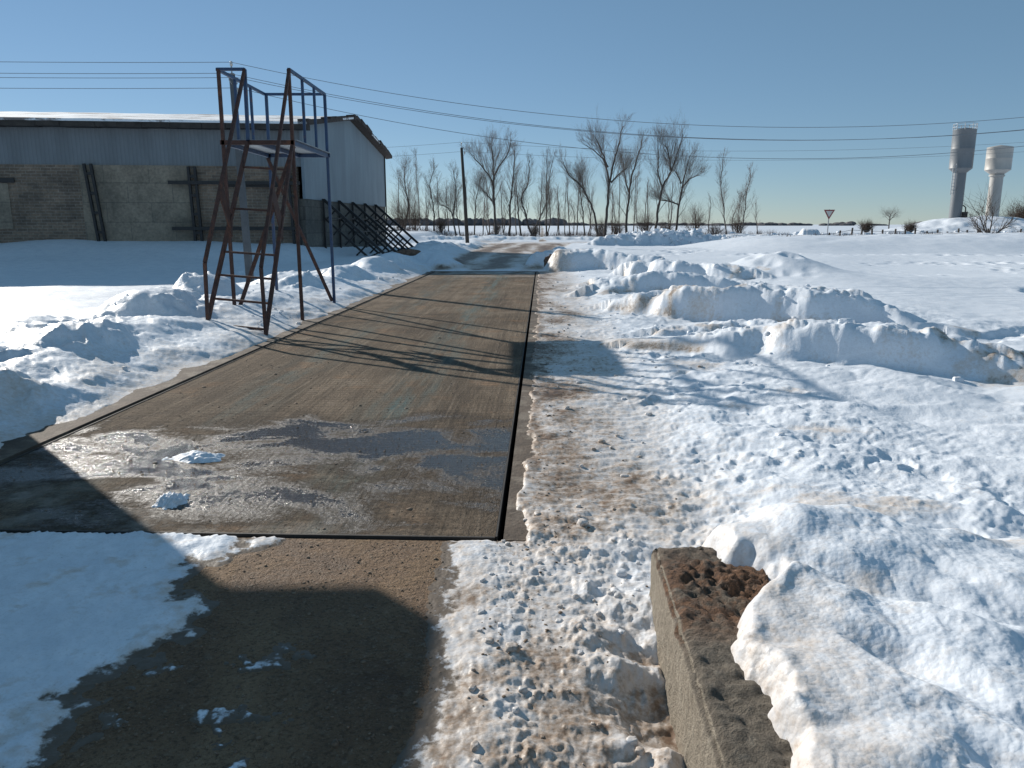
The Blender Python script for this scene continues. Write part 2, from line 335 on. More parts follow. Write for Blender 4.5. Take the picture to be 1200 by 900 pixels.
def snow_material():
    m, nt, b = newmat('snow')
    v = tc(nt)
    at = nt.nodes.new('ShaderNodeAttribute'); at.attribute_name = 'dirt'
    n1 = noise(nt, v, 3.0, 8, .65); n2 = noise(nt, v, 22, 6, .7); n3 = noise(nt, v, 90, 4, .6); n0 = noise(nt, v, .5, 3, .5)
    n4b = noise(nt, v, 9, 5, .65)
    base = ramp(nt, n1, [(.25, (.68, .73, .80)), (.6, (.83, .87, .925))])
    base = mix(nt, ramp(nt, n2, [(.45, 0.0), (.70, .35)]), base, (.62, .63, .65))
    base = mix(nt, ramp(nt, n3, [(.52, 0.0), (.68, .35)]), base, (.52, .53, .55))
    # dirt with grainy edge
    f = mth(nt, 'ADD', at.outputs['Fac'], mth(nt, 'MULTIPLY', mth(nt, 'SUBTRACT', n2, .5), 1.1))
    f = mth(nt, 'ADD', f, mth(nt, 'MULTIPLY', mth(nt, 'SUBTRACT', n1, .5), .8))
    f1 = ramp(nt, f, [(.10, 0.0), (.95, 1.0)])
    light = mix(nt, n0, (.58, .47, .36), (.50, .38, .28))
    c = mix(nt, f1, base, light)
    f2 = ramp(nt, f, [(.62, 0.0), (1.0, 1.0)])
    dark = ramp(nt, n2, [(.3, (.07, .045, .03)), (.7, (.22, .14, .09))])
    c = mix(nt, f2, c, dark)
    # specks
    sp = ramp(nt, n3, [(.66, 0.0), (.74, .5)])
    sp = mix(nt, ramp(nt, at.outputs['Fac'], [(.05, 0.0), (.4, 1.0)]), (0, 0, 0), sp)
    c = mix(nt, sp, c, (.2, .14, .1))
    a2 = nt.nodes.new('ShaderNodeAttribute'); a2.attribute_name = 'thin'
    tf = mth(nt, 'ADD', a2.outputs['Fac'], mth(nt, 'ADD', mth(nt, 'MULTIPLY', mth(nt, 'SUBTRACT', n2, .5), 1.3), mth(nt, 'MULTIPLY', mth(nt, 'SUBTRACT', n4b, .5), 1.2)))
    c = mix(nt, mth(nt, 'MULTIPLY', ramp(nt, tf, [(.42, 0.0), (.68, 1.0)]), ramp(nt, a2.outputs['Fac'], [(.02, 0.0), (.15, 1.0)])), c, (.13, .098, .07))
    nt.links.new(c, b.inputs['Base Color'])
    r = ramp(nt, n2, [(.3, .35), (.7, .75)])
    nt.links.new(r, b.inputs['Roughness'])
    b.inputs['Specular IOR Level'].default_value = .35
    v2 = nt.nodes.new('ShaderNodeTexVoronoi'); v2.inputs['Scale'].default_value = 55; nt.links.new(v, v2.inputs['Vector'])
    n4 = noise(nt, v, 11, 3, .5); h = mth(nt, 'ADD', mth(nt, 'MULTIPLY', n4, 1.2), mth(nt, 'ADD', mth(nt, 'MULTIPLY', n2, .30), mth(nt, 'MULTIPLY', n3, .22)))
    h = mth(nt, 'SUBTRACT', h, mth(nt, 'MULTIPLY', v2.outputs['Distance'], .30))
    geo = nt.nodes.new('ShaderNodeNewGeometry')
    bump(nt, b, mth(nt, 'MULTIPLY', h, ramp(nt, n0, [(.35, .3), (.65, 1.0)])), .42, .014)
    return m

def deck_material():
    m, nt, b = newmat('muddy_steel_deck')
    v = tc(nt)                                   # object coords: x across, y along, origin at right front corner
    vs = tc(nt, 'Object', (1, .12, 1))
    sep = nt.nodes.new('ShaderNodeSeparateXYZ'); nt.links.new(v, sep.inputs[0])
    x, y = sep.outputs[0], sep.outputs[1]
    a = noise(nt, v, .9, 8, .62, .3); st = noise(nt, vs, 3.2, 6, .6); st2 = noise(nt, vs, 16, 5, .6); fine = noise(nt, v, 28, 6, .7); gr = noise(nt, v, 110, 3, .6); big = noise(nt, v, .35, 3, .5)
    c = ramp(nt, a, [(.28, (.065, .048, .034)), (.42, (.15, .112, .08)), (.55, (.26, .198, .142)), (.70, (.38, .305, .23))])
    c = mix(nt, ramp(nt, st, [(.40, 0.0), (.65, .55)]), c, (.28, .212, .148))
    c = mix(nt, ramp(nt, noise(nt, vs, 1.6, 6, .65), [(.50, 0.0), (.62, .6)]), c, (.085, .066, .05))
    c = mix(nt, ramp(nt, fine, [(.50, 0.0), (.68, .55)]), c, (.07, .055, .042))
    c = mix(nt, ramp(nt, st2, [(.5, 0.0), (.75, .35)]), c, (.10, .075, .055))
    # worn green-blue paint in strips along the length
    lane = mth(nt, 'ABSOLUTE', mth(nt, 'ADD', x, 1.05)); lane = ramp(nt, lane, [(.05, 1.0), (.42, 0.0)])
    lane2 = mth(nt, 'ABSOLUTE', mth(nt, 'ADD', x, 2.45)); lane2 = ramp(nt, lane2, [(.05, .6), (.4, 0.0)])
    pm = mth(nt, 'MULTIPLY', mth(nt, 'MAXIMUM', lane, lane2), ramp(nt, noise(nt, vs, 5, 6, .7), [(.42, 0.0), (.62, .8)]))
    c = mix(nt, pm, c, (.12, .20, .20))
    # orange mud stains
    c = mix(nt, ramp(nt, noise(nt, v, 1.7, 5, .6), [(.56, 0.0), (.72, .55)]), c, (.42, .24, .13))
    wv = N(nt, 'ShaderNodeTexWave', wave_type='BANDS', bands_direction='Y'); wv.inputs['Scale'].default_value = 3.2; wv.inputs['Distortion'].default_value = .6; wv.inputs['Detail Scale'].default_value = 2; nt.links.new(v, wv.inputs['Vector'])
    c = mix(nt, mth(nt, 'MULTIPLY', wv.outputs['Fac'], .30), c, (.075, .06, .045))
    vt = tc(nt, 'Object', (1, .035, 1)); ty = noise(nt, vt, 7, 6, .7); ty2 = noise(nt, vt, 24, 5, .7)
    c = mix(nt, ramp(nt, ty, [(.47, 0.0), (.62, .50)]), c, (.085, .066, .05))
    c = mix(nt, ramp(nt, ty2, [(.52, 0.0), (.66, .45)]), c, (.34, .27, .20))
    c = mix(nt, ramp(nt, noise(nt, v, 55, 5, .75), [(.50, 0.0), (.62, .65)]), c, (.05, .038, .028))
    c = mix(nt, ramp(nt, noise(nt, v, 75, 4, .75), [(.60, 0.0), (.68, .7)]), c, (.42, .35, .27))
    # wet, dark area near the front
    wetn = noise(nt, tc(nt, 'Object', (.75, 1.15, 1)), 1.35, 7, .6, .5)
    fr = ramp(nt, mth(nt, 'DIVIDE', y, 8.0), [(.0, .35), (.06, .62), (.22, .80), (.36, .35), (.7, .0)])
    wet = ramp(nt, mth(nt, 'ADD', mth(nt, 'ADD', wetn, mth(nt, 'MULTIPLY', mth(nt, 'SUBTRACT', noise(nt, v, 34, 5, .75), .5), .30)), mth(nt, 'MULTIPLY', mth(nt, 'SUBTRACT', fr, .5), .55)), [(.545, 0.0), (.66, 1.0)])
    damp = ramp(nt, mth(nt, 'ADD', mth(nt, 'MULTIPLY', wetn, 1.0), mth(nt, 'ADD', mth(nt, 'MULTIPLY', mth(nt, 'SUBTRACT', fine, .5), .25), mth(nt, 'MULTIPLY', mth(nt, 'SUBTRACT', fr, .5), .55))), [(.46, 0.0), (.57, .75)])
    c = mix(nt, damp, c, (.055, .042, .032))
    c = mix(nt, wet, c, mix(nt, fine, (.025, .024, .024), (.085, .064, .047)))
    # light salty ice haze on the front left part
    ic = ramp(nt, mth(nt, 'ADD', mth(nt, 'MULTIPLY', x, -.16), mth(nt, 'MULTIPLY', y, -.36)), [(.02, 0.0), (.22, 1.0)])
    icf = mth(nt, 'MULTIPLY', ic, ramp(nt, mth(nt, 'ADD', mth(nt, 'MULTIPLY', noise(nt, v, 2.4, 7, .68), .75), mth(nt, 'MULTIPLY', fine, .25)), [(.48, 0.0), (.62, .6)]))
    icf = mth(nt, 'MULTIPLY', icf, mth(nt, 'SUBTRACT', 1.0, mth(nt, 'MULTIPLY', wet, .8)))
    c = mix(nt, icf, c, (.44, .40, .35))
    # packed snow film at the far end
    fe = ramp(nt, mth(nt, 'DIVIDE', y, 23.0), [(.86, 0.0), (.99, 1.0)])
    c = mix(nt, mth(nt, 'MULTIPLY', fe, ramp(nt, noise(nt, v, 1.2, 5, .6), [(.42, 0.0), (.6, .8)])), c, (.6, .58, .56))
    c = mix(nt, ramp(nt, gr, [(.62, 0.0), (.72, .6)]), c, (.42, .37, .31))
    # dark grime along both long edges
    ed = mth(nt, 'ABSOLUTE', mth(nt, 'ADD', x, DW / 2)); ed = ramp(nt, mth(nt, 'ADD', ed, mth(nt, 'MULTIPLY', fine, .12)), [(.0, 0.0), (.93, 0.0), (1.0, .0)])
    nt.links.new(c, b.inputs['Base Color'])
    r = mix(nt, wet, ramp(nt, a, [(.3, .85), (.7, .97)]), ramp(nt, noise(nt, v, 9, 4, .6), [(.38, .05), (.62, .22)]))
    r = mix(nt, mth(nt, 'MULTIPLY', icf, .8), r, (.45, .45, .45))
    nt.links.new(r, b.inputs['Roughness'])
    # ribs of the plate, across the deck, and a second set along it: small raised tears
    w1 = N(nt, 'ShaderNodeTexWave', wave_type='BANDS', bands_direction='Y'); w1.inputs['Scale'].default_value = 7.5; w1.inputs['Distortion'].default_value = .25; nt.links.new(v, w1.inputs['Vector'])
    w2 = N(nt, 'ShaderNodeTexWave', wave_type='BANDS', bands_direction='X'); w2.inputs['Scale'].default_value = 8.0; w2.inputs['Distortion'].default_value = .25; nt.links.new(v, w2.inputs['Vector'])
    rib = mth(nt, 'MULTIPLY', w1.outputs['Fac'], w2.outputs['Fac'])
    rib = mth(nt, 'ADD', rib, mth(nt, 'MULTIPLY', w1.outputs['Fac'], .5))
    n_ = bump(nt, None, mth(nt, 'MULTIPLY', rib, ramp(nt, noise(nt, v, 2.2, 4, .6), [(.35, .15), (.65, 1.0)])), .45, .0035)
    h = mth(nt, 'ADD', fine, mth(nt, 'MULTIPLY', gr, .5)); h = mth(nt, 'ADD', h, mth(nt, 'MULTIPLY', st2, .8))
    h = mth(nt, 'ADD', mth(nt, 'MULTIPLY', h, mth(nt, 'SUBTRACT', 1.0, mth(nt, 'MULTIPLY', wet, .72))), mth(nt, 'MULTIPLY', wet, .72 * 1.12))
    n_ = bump(nt, b, h, .9, .022, n_)
    nt.links.new(mix(nt, wet, (.10, .10, .10), (.5, .5, .5)), b.inputs['Specular IOR Level'])
    return m

def concrete_apron_material():
    m, nt, b = newmat('muddy_concrete')
    v = tc(nt); vs = tc(nt, 'Object', (1, .3, 1))
    a = noise(nt, v, 1.6, 8, .62, .3); f = noise(nt, v, 24, 6, .7); g = noise(nt, v, 90, 4, .6); s = noise(nt, vs, 6, 5, .6)
    c = ramp(nt, a, [(.28, (.12, .066, .034)), (.45, (.24, .148, .084)), (.68, (.38, .26, .16))])
    c = mix(nt, ramp(nt, s, [(.45, 0.0), (.7, .45)]), c, (.15, .10, .065))
    c = mix(nt, ramp(nt, f, [(.55, 0.0), (.75, .5)]), c, (.42, .35, .27))
    c = mix(nt, ramp(nt, g, [(.62, 0.0), (.7, .7)]), c, (.09, .07, .05))
    sx = nt.nodes.new('ShaderNodeSeparateXYZ'); nt.links.new(v, sx.inputs[0])
    fz = mth(nt, 'MULTIPLY', ramp(nt, mth(nt, 'MULTIPLY', sx.outputs[0], -1.0), [(1.0, .0), (1.7, 1.0)]), ramp(nt, mth(nt, 'ADD', mth(nt, 'MULTIPLY', a, .5), mth(nt, 'MULTIPLY', f, .5)), [(.47, 0.0), (.58, .6)]))
    c = mix(nt, fz, c, (.5, .49, .48))
    nt.links.new(ramp(nt, a, [(.3, .45), (.6, .85)]), b.inputs['Roughness'])
    c = mix(nt, ramp(nt, noise(nt, v, 60, 5, .75), [(.50, 0.0), (.62, .6)]), c, (.07, .045, .028))
    c = mix(nt, ramp(nt, noise(nt, v, 80, 4, .75), [(.60, 0.0), (.68, .7)]), c, (.45, .36, .27))
    nt.links.new(c, b.inputs['Base Color'])
    b.inputs['Specular IOR Level'].default_value = .2
    h = mth(nt, 'ADD', mth(nt, 'MULTIPLY', a, 2.0), mth(nt, 'ADD', f, mth(nt, 'MULTIPLY', g, .4)))
    bump(nt, b, h, 1.0, .035)
    return m

def block_material():
    m, nt, b = newmat('weathered_concrete')
    v = tc(nt); a = noise(nt, v, 4, 8, .65); f = noise(nt, v, 45, 6, .7); g = noise(nt, v, 140, 4, .6)
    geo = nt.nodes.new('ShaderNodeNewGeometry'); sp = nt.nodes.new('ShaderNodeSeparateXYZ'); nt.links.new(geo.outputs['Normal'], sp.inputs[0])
    c = ramp(nt, a, [(.3, (.19, .165, .13)), (.6, (.30, .26, .21)), (.8, (.40, .36, .30))])
    c = mix(nt, ramp(nt, f, [(.40, .8), (.58, 0.0)]), c, (.085, .07, .055))
    vs = tc(nt, 'Object', (12, 12, 1.2)); st = noise(nt, vs, 2.2, 5, .6)
    c = mix(nt, ramp(nt, st, [(.55, 0.0), (.72, .6)]), c, (.48, .44, .37))
    # rotted brown soil and rust on a stretch of the top
    so = nt.nodes.new('ShaderNodeSeparateXYZ'); nt.links.new(v, so.inputs[0])
    zone = ramp(nt, mth(nt, 'ABSOLUTE', mth(nt, 'ADD', so.outputs[1], .42)), [(.2, 1.0), (.42, 0.0)])
    rm = mth(nt, 'MULTIPLY', mth(nt, 'MULTIPLY', zone, ramp(nt, sp.outputs[2], [(.3, 0.0), (.6, 1.0)])), ramp(nt, noise(nt, v, 9, 5, .6), [(.35, 0.0), (.5, 1.0)]))
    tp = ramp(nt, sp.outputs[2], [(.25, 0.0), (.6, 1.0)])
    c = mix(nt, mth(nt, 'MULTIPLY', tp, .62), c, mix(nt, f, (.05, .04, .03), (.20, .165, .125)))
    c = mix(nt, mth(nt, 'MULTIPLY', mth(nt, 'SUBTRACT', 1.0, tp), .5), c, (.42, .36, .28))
    c = mix(nt, rm, c, ramp(nt, f, [(.35, (.05, .030, .02)), (.6, (.22, .115, .062)), (.8, (.32, .21, .14))]))
    nt.links.new(c, b.inputs['Base Color']); b.inputs['Roughness'].default_value = .9
    bump(nt, b, mth(nt, 'ADD', f, mth(nt, 'MULTIPLY', g, .5)), 1.0, .022)
    return m

def brick_material(name, axis, c1, c2, mortar, bw=.40, bh=.2, darker=1):
    m, nt, b = newmat(name)
    t = nt.nodes.new('ShaderNodeTexCoord'); s = nt.nodes.new('ShaderNodeSeparateXYZ'); nt.links.new(t.outputs['Object'], s.inputs[0])
    cb = nt.nodes.new('ShaderNodeCombineXYZ'); nt.links.new(s.outputs[axis], cb.inputs[0]); nt.links.new(s.outputs[2], cb.inputs[1])
    br = nt.nodes.new('ShaderNodeTexBrick'); nt.links.new(cb.outputs[0], br.inputs['Vector'])
    br.inputs['Color1'].default_value = (*c1, 1); br.inputs['Color2'].default_value = (*c2, 1); br.inputs['Mortar'].default_value = (*mortar, 1)
    br.inputs['Scale'].default_value = 1; br.inputs['Brick Width'].default_value = bw; br.inputs['Row Height'].default_value = bh; br.inputs['Mortar Size'].default_value = .014
    n1 = noise(nt, t.outputs['Object'], .8, 6, .65); n2 = noise(nt, t.outputs['Object'], 9, 5, .6)
    c = mix(nt, 1.0, br.outputs['Color'], ramp(nt, n1, [(.3, (.55, .55, .55)), (.7, (1.25, 1.2, 1.15))]), 'MULTIPLY')
    c = mix(nt, 1.0, c, ramp(nt, n2, [(.3, .75), (.7, 1.2)]), 'MULTIPLY')
    nt.links.new(c, b.inputs['Base Color']); b.inputs['Roughness'].default_value = .9
    h = mth(nt, 'ADD', mth(nt, 'MULTIPLY', br.outputs['Fac'], -1.0), mth(nt, 'MULTIPLY', n2, .6)); bump(nt, b, h, .7, .012)
    return m

def cladding_material(name, axis, c):
    m, nt, b = newmat(name)
    t = nt.nodes.new('ShaderNodeTexCoord')
    w = N(nt, 'ShaderNodeTexWave', wave_type='BANDS', bands_direction='XY'[axis]); w.inputs['Scale'].default_value = 1.9; nt.links.new(t.outputs['Object'], w.inputs['Vector'])
    n1 = noise(nt, tc(nt, 'Object', (1, 1, .25)), 1.2, 6, .6)
    cc = ramp(nt, n1, [(.3, tuple(x * .78 for x in c)), (.7, tuple(x * 1.12 for x in c))])
    cc = mix(nt, mth(nt, 'MULTIPLY', ramp(nt, w.outputs['Fac'], [(.0, 1.0), (.25, 0.0)]), .25), cc, tuple(x * .5 for x in c))
    nt.links.new(cc, b.inputs['Base Color']); b.inputs['Roughness'].default_value = .5
    bump(nt, b, w.outputs['Fac'], .5, .03)
    return m

def roof_material():
    m, nt, b = newmat('snowy_fibre_cement_roof')
    v = tc(nt, 'Object', (.25, 1, 1)); n1 = noise(nt, v, 1.6, 7, .65)
    v2 = tc(nt); n2 = noise(nt, v2, 5, 5, .6)
    s = nt.nodes.new('ShaderNodeTexCoord'); w = N(nt, 'ShaderNodeTexWave', wave_type='BANDS', bands_direction='X'); w.inputs['Scale'].default_value = 1.8; nt.links.new(s.outputs['Object'], w.inputs['Vector'])
    c = mix(nt, ramp(nt, mth(nt, 'ADD', n1, mth(nt, 'MULTIPLY', n2, .15)), [(.49, 0.0), (.56, 1.0)]), (.22, .19, .18), (.88, .90, .92))
    nt.links.new(c, b.inputs['Base Color']); b.inputs['Roughness'].default_value = .8
    bump(nt, b, w.outputs['Fac'], .3, .03)
    return m

M = {}
M['snow'] = snow_material(); M['deck'] = deck_material(); M['apron'] = concrete_apron_material(); M['block'] = block_material()
M['brick'] = brick_material('old_brick', 0, (.27, .20, .145), (.17, .13, .10), (.28, .245, .205), .42, .13)
M['slab'] = brick_material('concrete_panel', 0, (.29, .245, .19), (.26, .225, .175), (.19, .17, .14), 1.9, .85)
M['cblock'] = brick_material('concrete_blocks', 1, (.16, .148, .128), (.13, .12, .105), (.09, .083, .075), .9, .6)
M['clad'] = cladding_material('grey_cladding', 0, (.19, .21, .225))
M['clad2'] = cladding_material('pale_cladding', 1, (.23, .285, .325))
M['roof'] = roof_material()
M['dark'] = simple('dark_fascia', (.05, .042, .036), .85, .4, 3, .01)
M['verge'] = simple('brown_verge', (.06, .045, .038), .85, .4, 5, .02)
M['black'] = simple('black_steel', (.022, .02, .02), .55, .3, 6, .002)
M['rust'] = simple('rusty_steel', (.062, .030, .024), .75, .4, 9, .003, 0, (1, 1, 1), (.13, .052, .028), (.54, .68))
M['blue'] = simple('blue_painted_steel', (.022, .055, .125), .5, .3, 8, .002, 0, (1, 1, 1), (.12, .06, .045), (.60, .70))
M['sheet'] = simple('grey_sheet', (.30, .34, .37), .6, .2, 4, .002)
M['grit'] = simple('grit', (.20, .14, .095), .9, .6, 40, 0)
M['pitsteel'] = simple('grimy_steel', (.045, .038, .032), .7, .4, 7, .003)
M['kerb'] = simple('muddy_kerb', (.11, .08, .057), .85, .45, 5, .012, 0, (1, 1, 1), (.21, .17, .13), (.5, .6))
M['polec'] = simple('pole_concrete', (.075, .088, .10), .85, .2, 4, .006)
M['wood'] = simple('tarred_wood', (.055, .048, .042), .9, .3, 5, .006, 0, (1, 1, .1))
M['wire'] = simple('wire', (.16, .18, .20), .5, .1, 4, 0)
M['porcelain'] = simple('porcelain', (.5, .5, .48), .25, .1, 4, 0)
M['bark'] = simple('bark', (.075, .062, .054), .95, .35, 3, .01)
M['bark2'] = simple('grey_bark', (.11, .095, .085), .95, .35, 3, .01)
M['birch'] = simple('birch_bark', (.36, .34, .32), .8, .3, 2, .005, 0, (1, 1, 3), (.06, .05, .05), (.52, .6))
M['twig'] = simple('twigs', (.13, .112, .10), .95, .3, 3, 0)
M['twig2'] = simple('reddish_twigs', (.17, .13, .115), .95, .3, 3, 0)
M['tankw'] = simple('tank_paint_white', (.40, .39, .37), .5, .12, 1.0, .004, 0, (1, 1, .25), (.40, .33, .27), (.62, .78))
M['tankg'] = simple('tank_paint_grey', (.16, .175, .19), .5, .12, 1.0, .004, 0, (1, 1, .25), (.25, .22, .20), (.62, .78))
M['signw'] = simple('sign_white', (.5, .5, .48), .4, .05, 4, 0)
M['signr'] = simple('sign_red', (.22, .055, .055), .4, .05, 4, 0)
M['galv'] = simple('galvanised', (.32, .33, .34), .45, .15, 8, 0, .4)
M['forest'] = simple('distant_forest', (.13, .12, .125), 1, .4, .08, 0)
M['bush'] = simple('brown_scrub', (.085, .062, .048), 1, .4, 1, 0)
M['plaster'] = simple('booth_plaster', (.52, .50, .45), .85, .12, 2, .005)
M['glass'] = simple('window_glass', (.03, .04, .05), .08, .1, 2, 0)
M['doorp'] = simple('door_paint', (.16, .10, .06), .6, .15, 3, .003)
M['blanket'] = simple('brown_lump', (.16, .10, .07), .95, .5, 5, .03)

# ------------------------------------------------------------------ mesh builder
class MB:
    def __init__(s): s.v = []; s.f = []
    def quad(s, *pts):
        i = len(s.v); s.v += [tuple(p) for p in pts]; s.f.append(tuple(range(i, i + len(pts))))
    def box8(s, b, t):      # b: four bottom points (ccw from above), t: four top points
        i = len(s.v); s.v += [tuple(p) for p in b] + [tuple(p) for p in t]
        s.f += [(i + 3, i + 2, i + 1, i), (i + 4, i + 5, i + 6, i + 7)] + [(i + k, i + (k + 1) % 4, i + 4 + (k + 1) % 4, i + 4 + k) for k in range(4)]
    def box(s, x0, x1, y0, y1, z0, z1):
        s.box8([(x0, y0, z0), (x1, y0, z0), (x1, y1, z0), (x0, y1, z0)], [(x0, y0, z1), (x1, y0, z1), (x1, y1, z1), (x0, y1, z1)])
    def beam(s, a, b, w, h=None, up=(0, 0, 1)):
        h = h or w; a = Vector(a); b = Vector(b); d = (b - a).normalized(); u = Vector(up)
        if abs(d.dot(u)) > .95: u = Vector((0, 1, 0))
        x = d.cross(u).normalized(); y = x.cross(d).normalized()
        q = [x * sx * w / 2 + y * sy * h / 2 for sx, sy in ((-1, -1), (1, -1), (1, 1), (-1, 1))]
        s.box8([a + k for k in q], [b + k for k in q])
    def tube(s, pts, rad, n=6, cap=True):
        pts = [Vector(p) for p in pts]
        if isinstance(rad, (int, float)): rad = [rad] * len(pts)
        i0 = len(s.v); ref = Vector((.31, .95, .05))
        for k, p in enumerate(pts):
            d = (pts[min(k + 1, len(pts) - 1)] - pts[max(k - 1, 0)]).normalized()
            x = d.cross(ref)
            if x.length < .1: x = d.cross(Vector((1, 0, 0)))
            x.normalize(); y = d.cross(x)
            for j in range(n):
                a = 2 * pi * j / n; s.v.append(tuple(p + (x * cos(a) + y * sin(a)) * rad[k]))
        for k in range(len(pts) - 1):
            for j in range(n):
                a = i0 + k * n + j; b = i0 + k * n + (j + 1) % n
                s.f.append((a, b, b + n, a + n))
        if cap:
            s.f.append(tuple(i0 + j for j in range(n))[::-1]); s.f.append(tuple(i0 + (len(pts) - 1) * n + j for j in range(n)))
    def lathe(s, c, prof, n=32):
        i0 = len(s.v)
        for r, z in prof:
            for j in range(n):
                a = 2 * pi * j / n; s.v.append((c[0] + r * cos(a), c[1] + r * sin(a), c[2] + z))
        for k in range(len(prof) - 1):
            for j in range(n):
                a = i0 + k * n + j; b = i0 + k * n + (j + 1) % n
                s.f.append((a, b, b + n, a + n))
    def build(s, name, mat, parent=None, smooth=False, loc=None):
        me = bpy.data.meshes.new(name)
        o = bpy.data.objects.new(name, me)
        off = Vector((0, 0, 0))
        if parent is not None:
            par = parent; off = Vector(par.location)
            while par.parent is not None: par = par.parent; off = off + Vector(par.location)
        elif loc is not None: off = Vector(loc); o.location = loc
        me.from_pydata([(p[0] - off[0], p[1] - off[1], p[2] - off[2]) for p in s.v], [], s.f); me.update()
        if smooth: me.polygons.foreach_set('use_smooth', [True] * len(me.polygons))
        me.materials.append(mat)
        if parent is not None: o.parent = parent
        COL.objects.link(o); return o

def tag(o, label=None, cat=None, group=None, kind=None):
    if label: o['label'] = label
    if cat: o['category'] = cat
    if group: o['group'] = group
    if kind: o['kind'] = kind
    return o
def thing(name, loc, label, cat, group=None):
    o = bpy.data.objects.new(name, None); o.location = loc; COL.objects.link(o); o.empty_display_size = .3
    return tag(o, label, cat, group)
def H1(x, y): return float(terrain(np.array([x]), np.array([y]))[0][0])

def np_mesh(name, V, F, mat, smooth=True, attrs=None, loc=(0, 0, 0)):
    me = bpy.data.meshes.new(name); nv = len(V); nf = len(F); k = F.shape[1]
    me.vertices.add(nv); me.vertices.foreach_set('co', V.astype(np.float32).ravel())
    me.loops.add(nf * k); me.loops.foreach_set('vertex_index', F.astype(np.int32).ravel())
    me.polygons.add(nf); me.polygons.foreach_set('loop_start', np.arange(0, nf * k, k, dtype=np.int32)); me.polygons.foreach_set('loop_total', np.full(nf, k, dtype=np.int32))
    me.update(calc_edges=True)
    if smooth: me.polygons.foreach_set('use_smooth', np.ones(nf, dtype=bool))
    for n, a in (attrs or {}).items():
        at = me.attributes.new(n, 'FLOAT', 'POINT'); at.data.foreach_set('value', a.astype(np.float32))
    me.materials.append(mat)
    o = bpy.data.objects.new(name, me); o.location = loc; COL.objects.link(o); return o

# ------------------------------------------------------------------ ground sheet
def decode(d):
    t = np.floor(d / 10); return d - 10 * t, t / 100
def build_ground():
    dense = np.radians(np.arange(-41, 41.001, .085))
    side = np.radians(np.concatenate([np.arange(-180, -80, 4), np.arange(-80, -41, .8)]))
    th = np.concatenate([side, dense, -side[::-1][:-1]])
    r = [.02, .15, .35, .6, .85]
    x = 1.0
    while x < 130: r.append(x); x *= 1.0048
    while x < 9000: r.append(x); x *= 1.09
    r = np.array(r); nr, nt_ = len(r), len(th)
    Rg, Tg = np.meshgrid(r, th, indexing='ij')
    X = (Rg * np.sin(Tg)).ravel(); Y = (Rg * np.cos(Tg)).ravel()
    from concurrent.futures import ThreadPoolExecutor
    cuts = np.array_split(np.arange(len(X)), 48)
    with ThreadPoolExecutor(8) as ex: res = list(ex.map(lambda c: terrain(X[c], Y[c]), cuts))
    z = np.concatenate([a for a, _ in res]); d = np.concatenate([b for _, b in res])
    d, th_ = decode(d)
    V = np.stack([X, Y, z], 1)
    i = np.arange(nr - 1)[:, None]; j = np.arange(nt_)[None, :]
    a = (i * nt_ + j); b = (i * nt_ + (j + 1) % nt_)
    F = np.stack([a, b, b + nt_, a + nt_], -1).reshape(-1, 4)[:, ::-1]
    o = np_mesh('snow_ground', V, F, M['snow'], True, {'dirt': d, 'thin': th_})
    o['kind'] = 'structure'
build_ground()

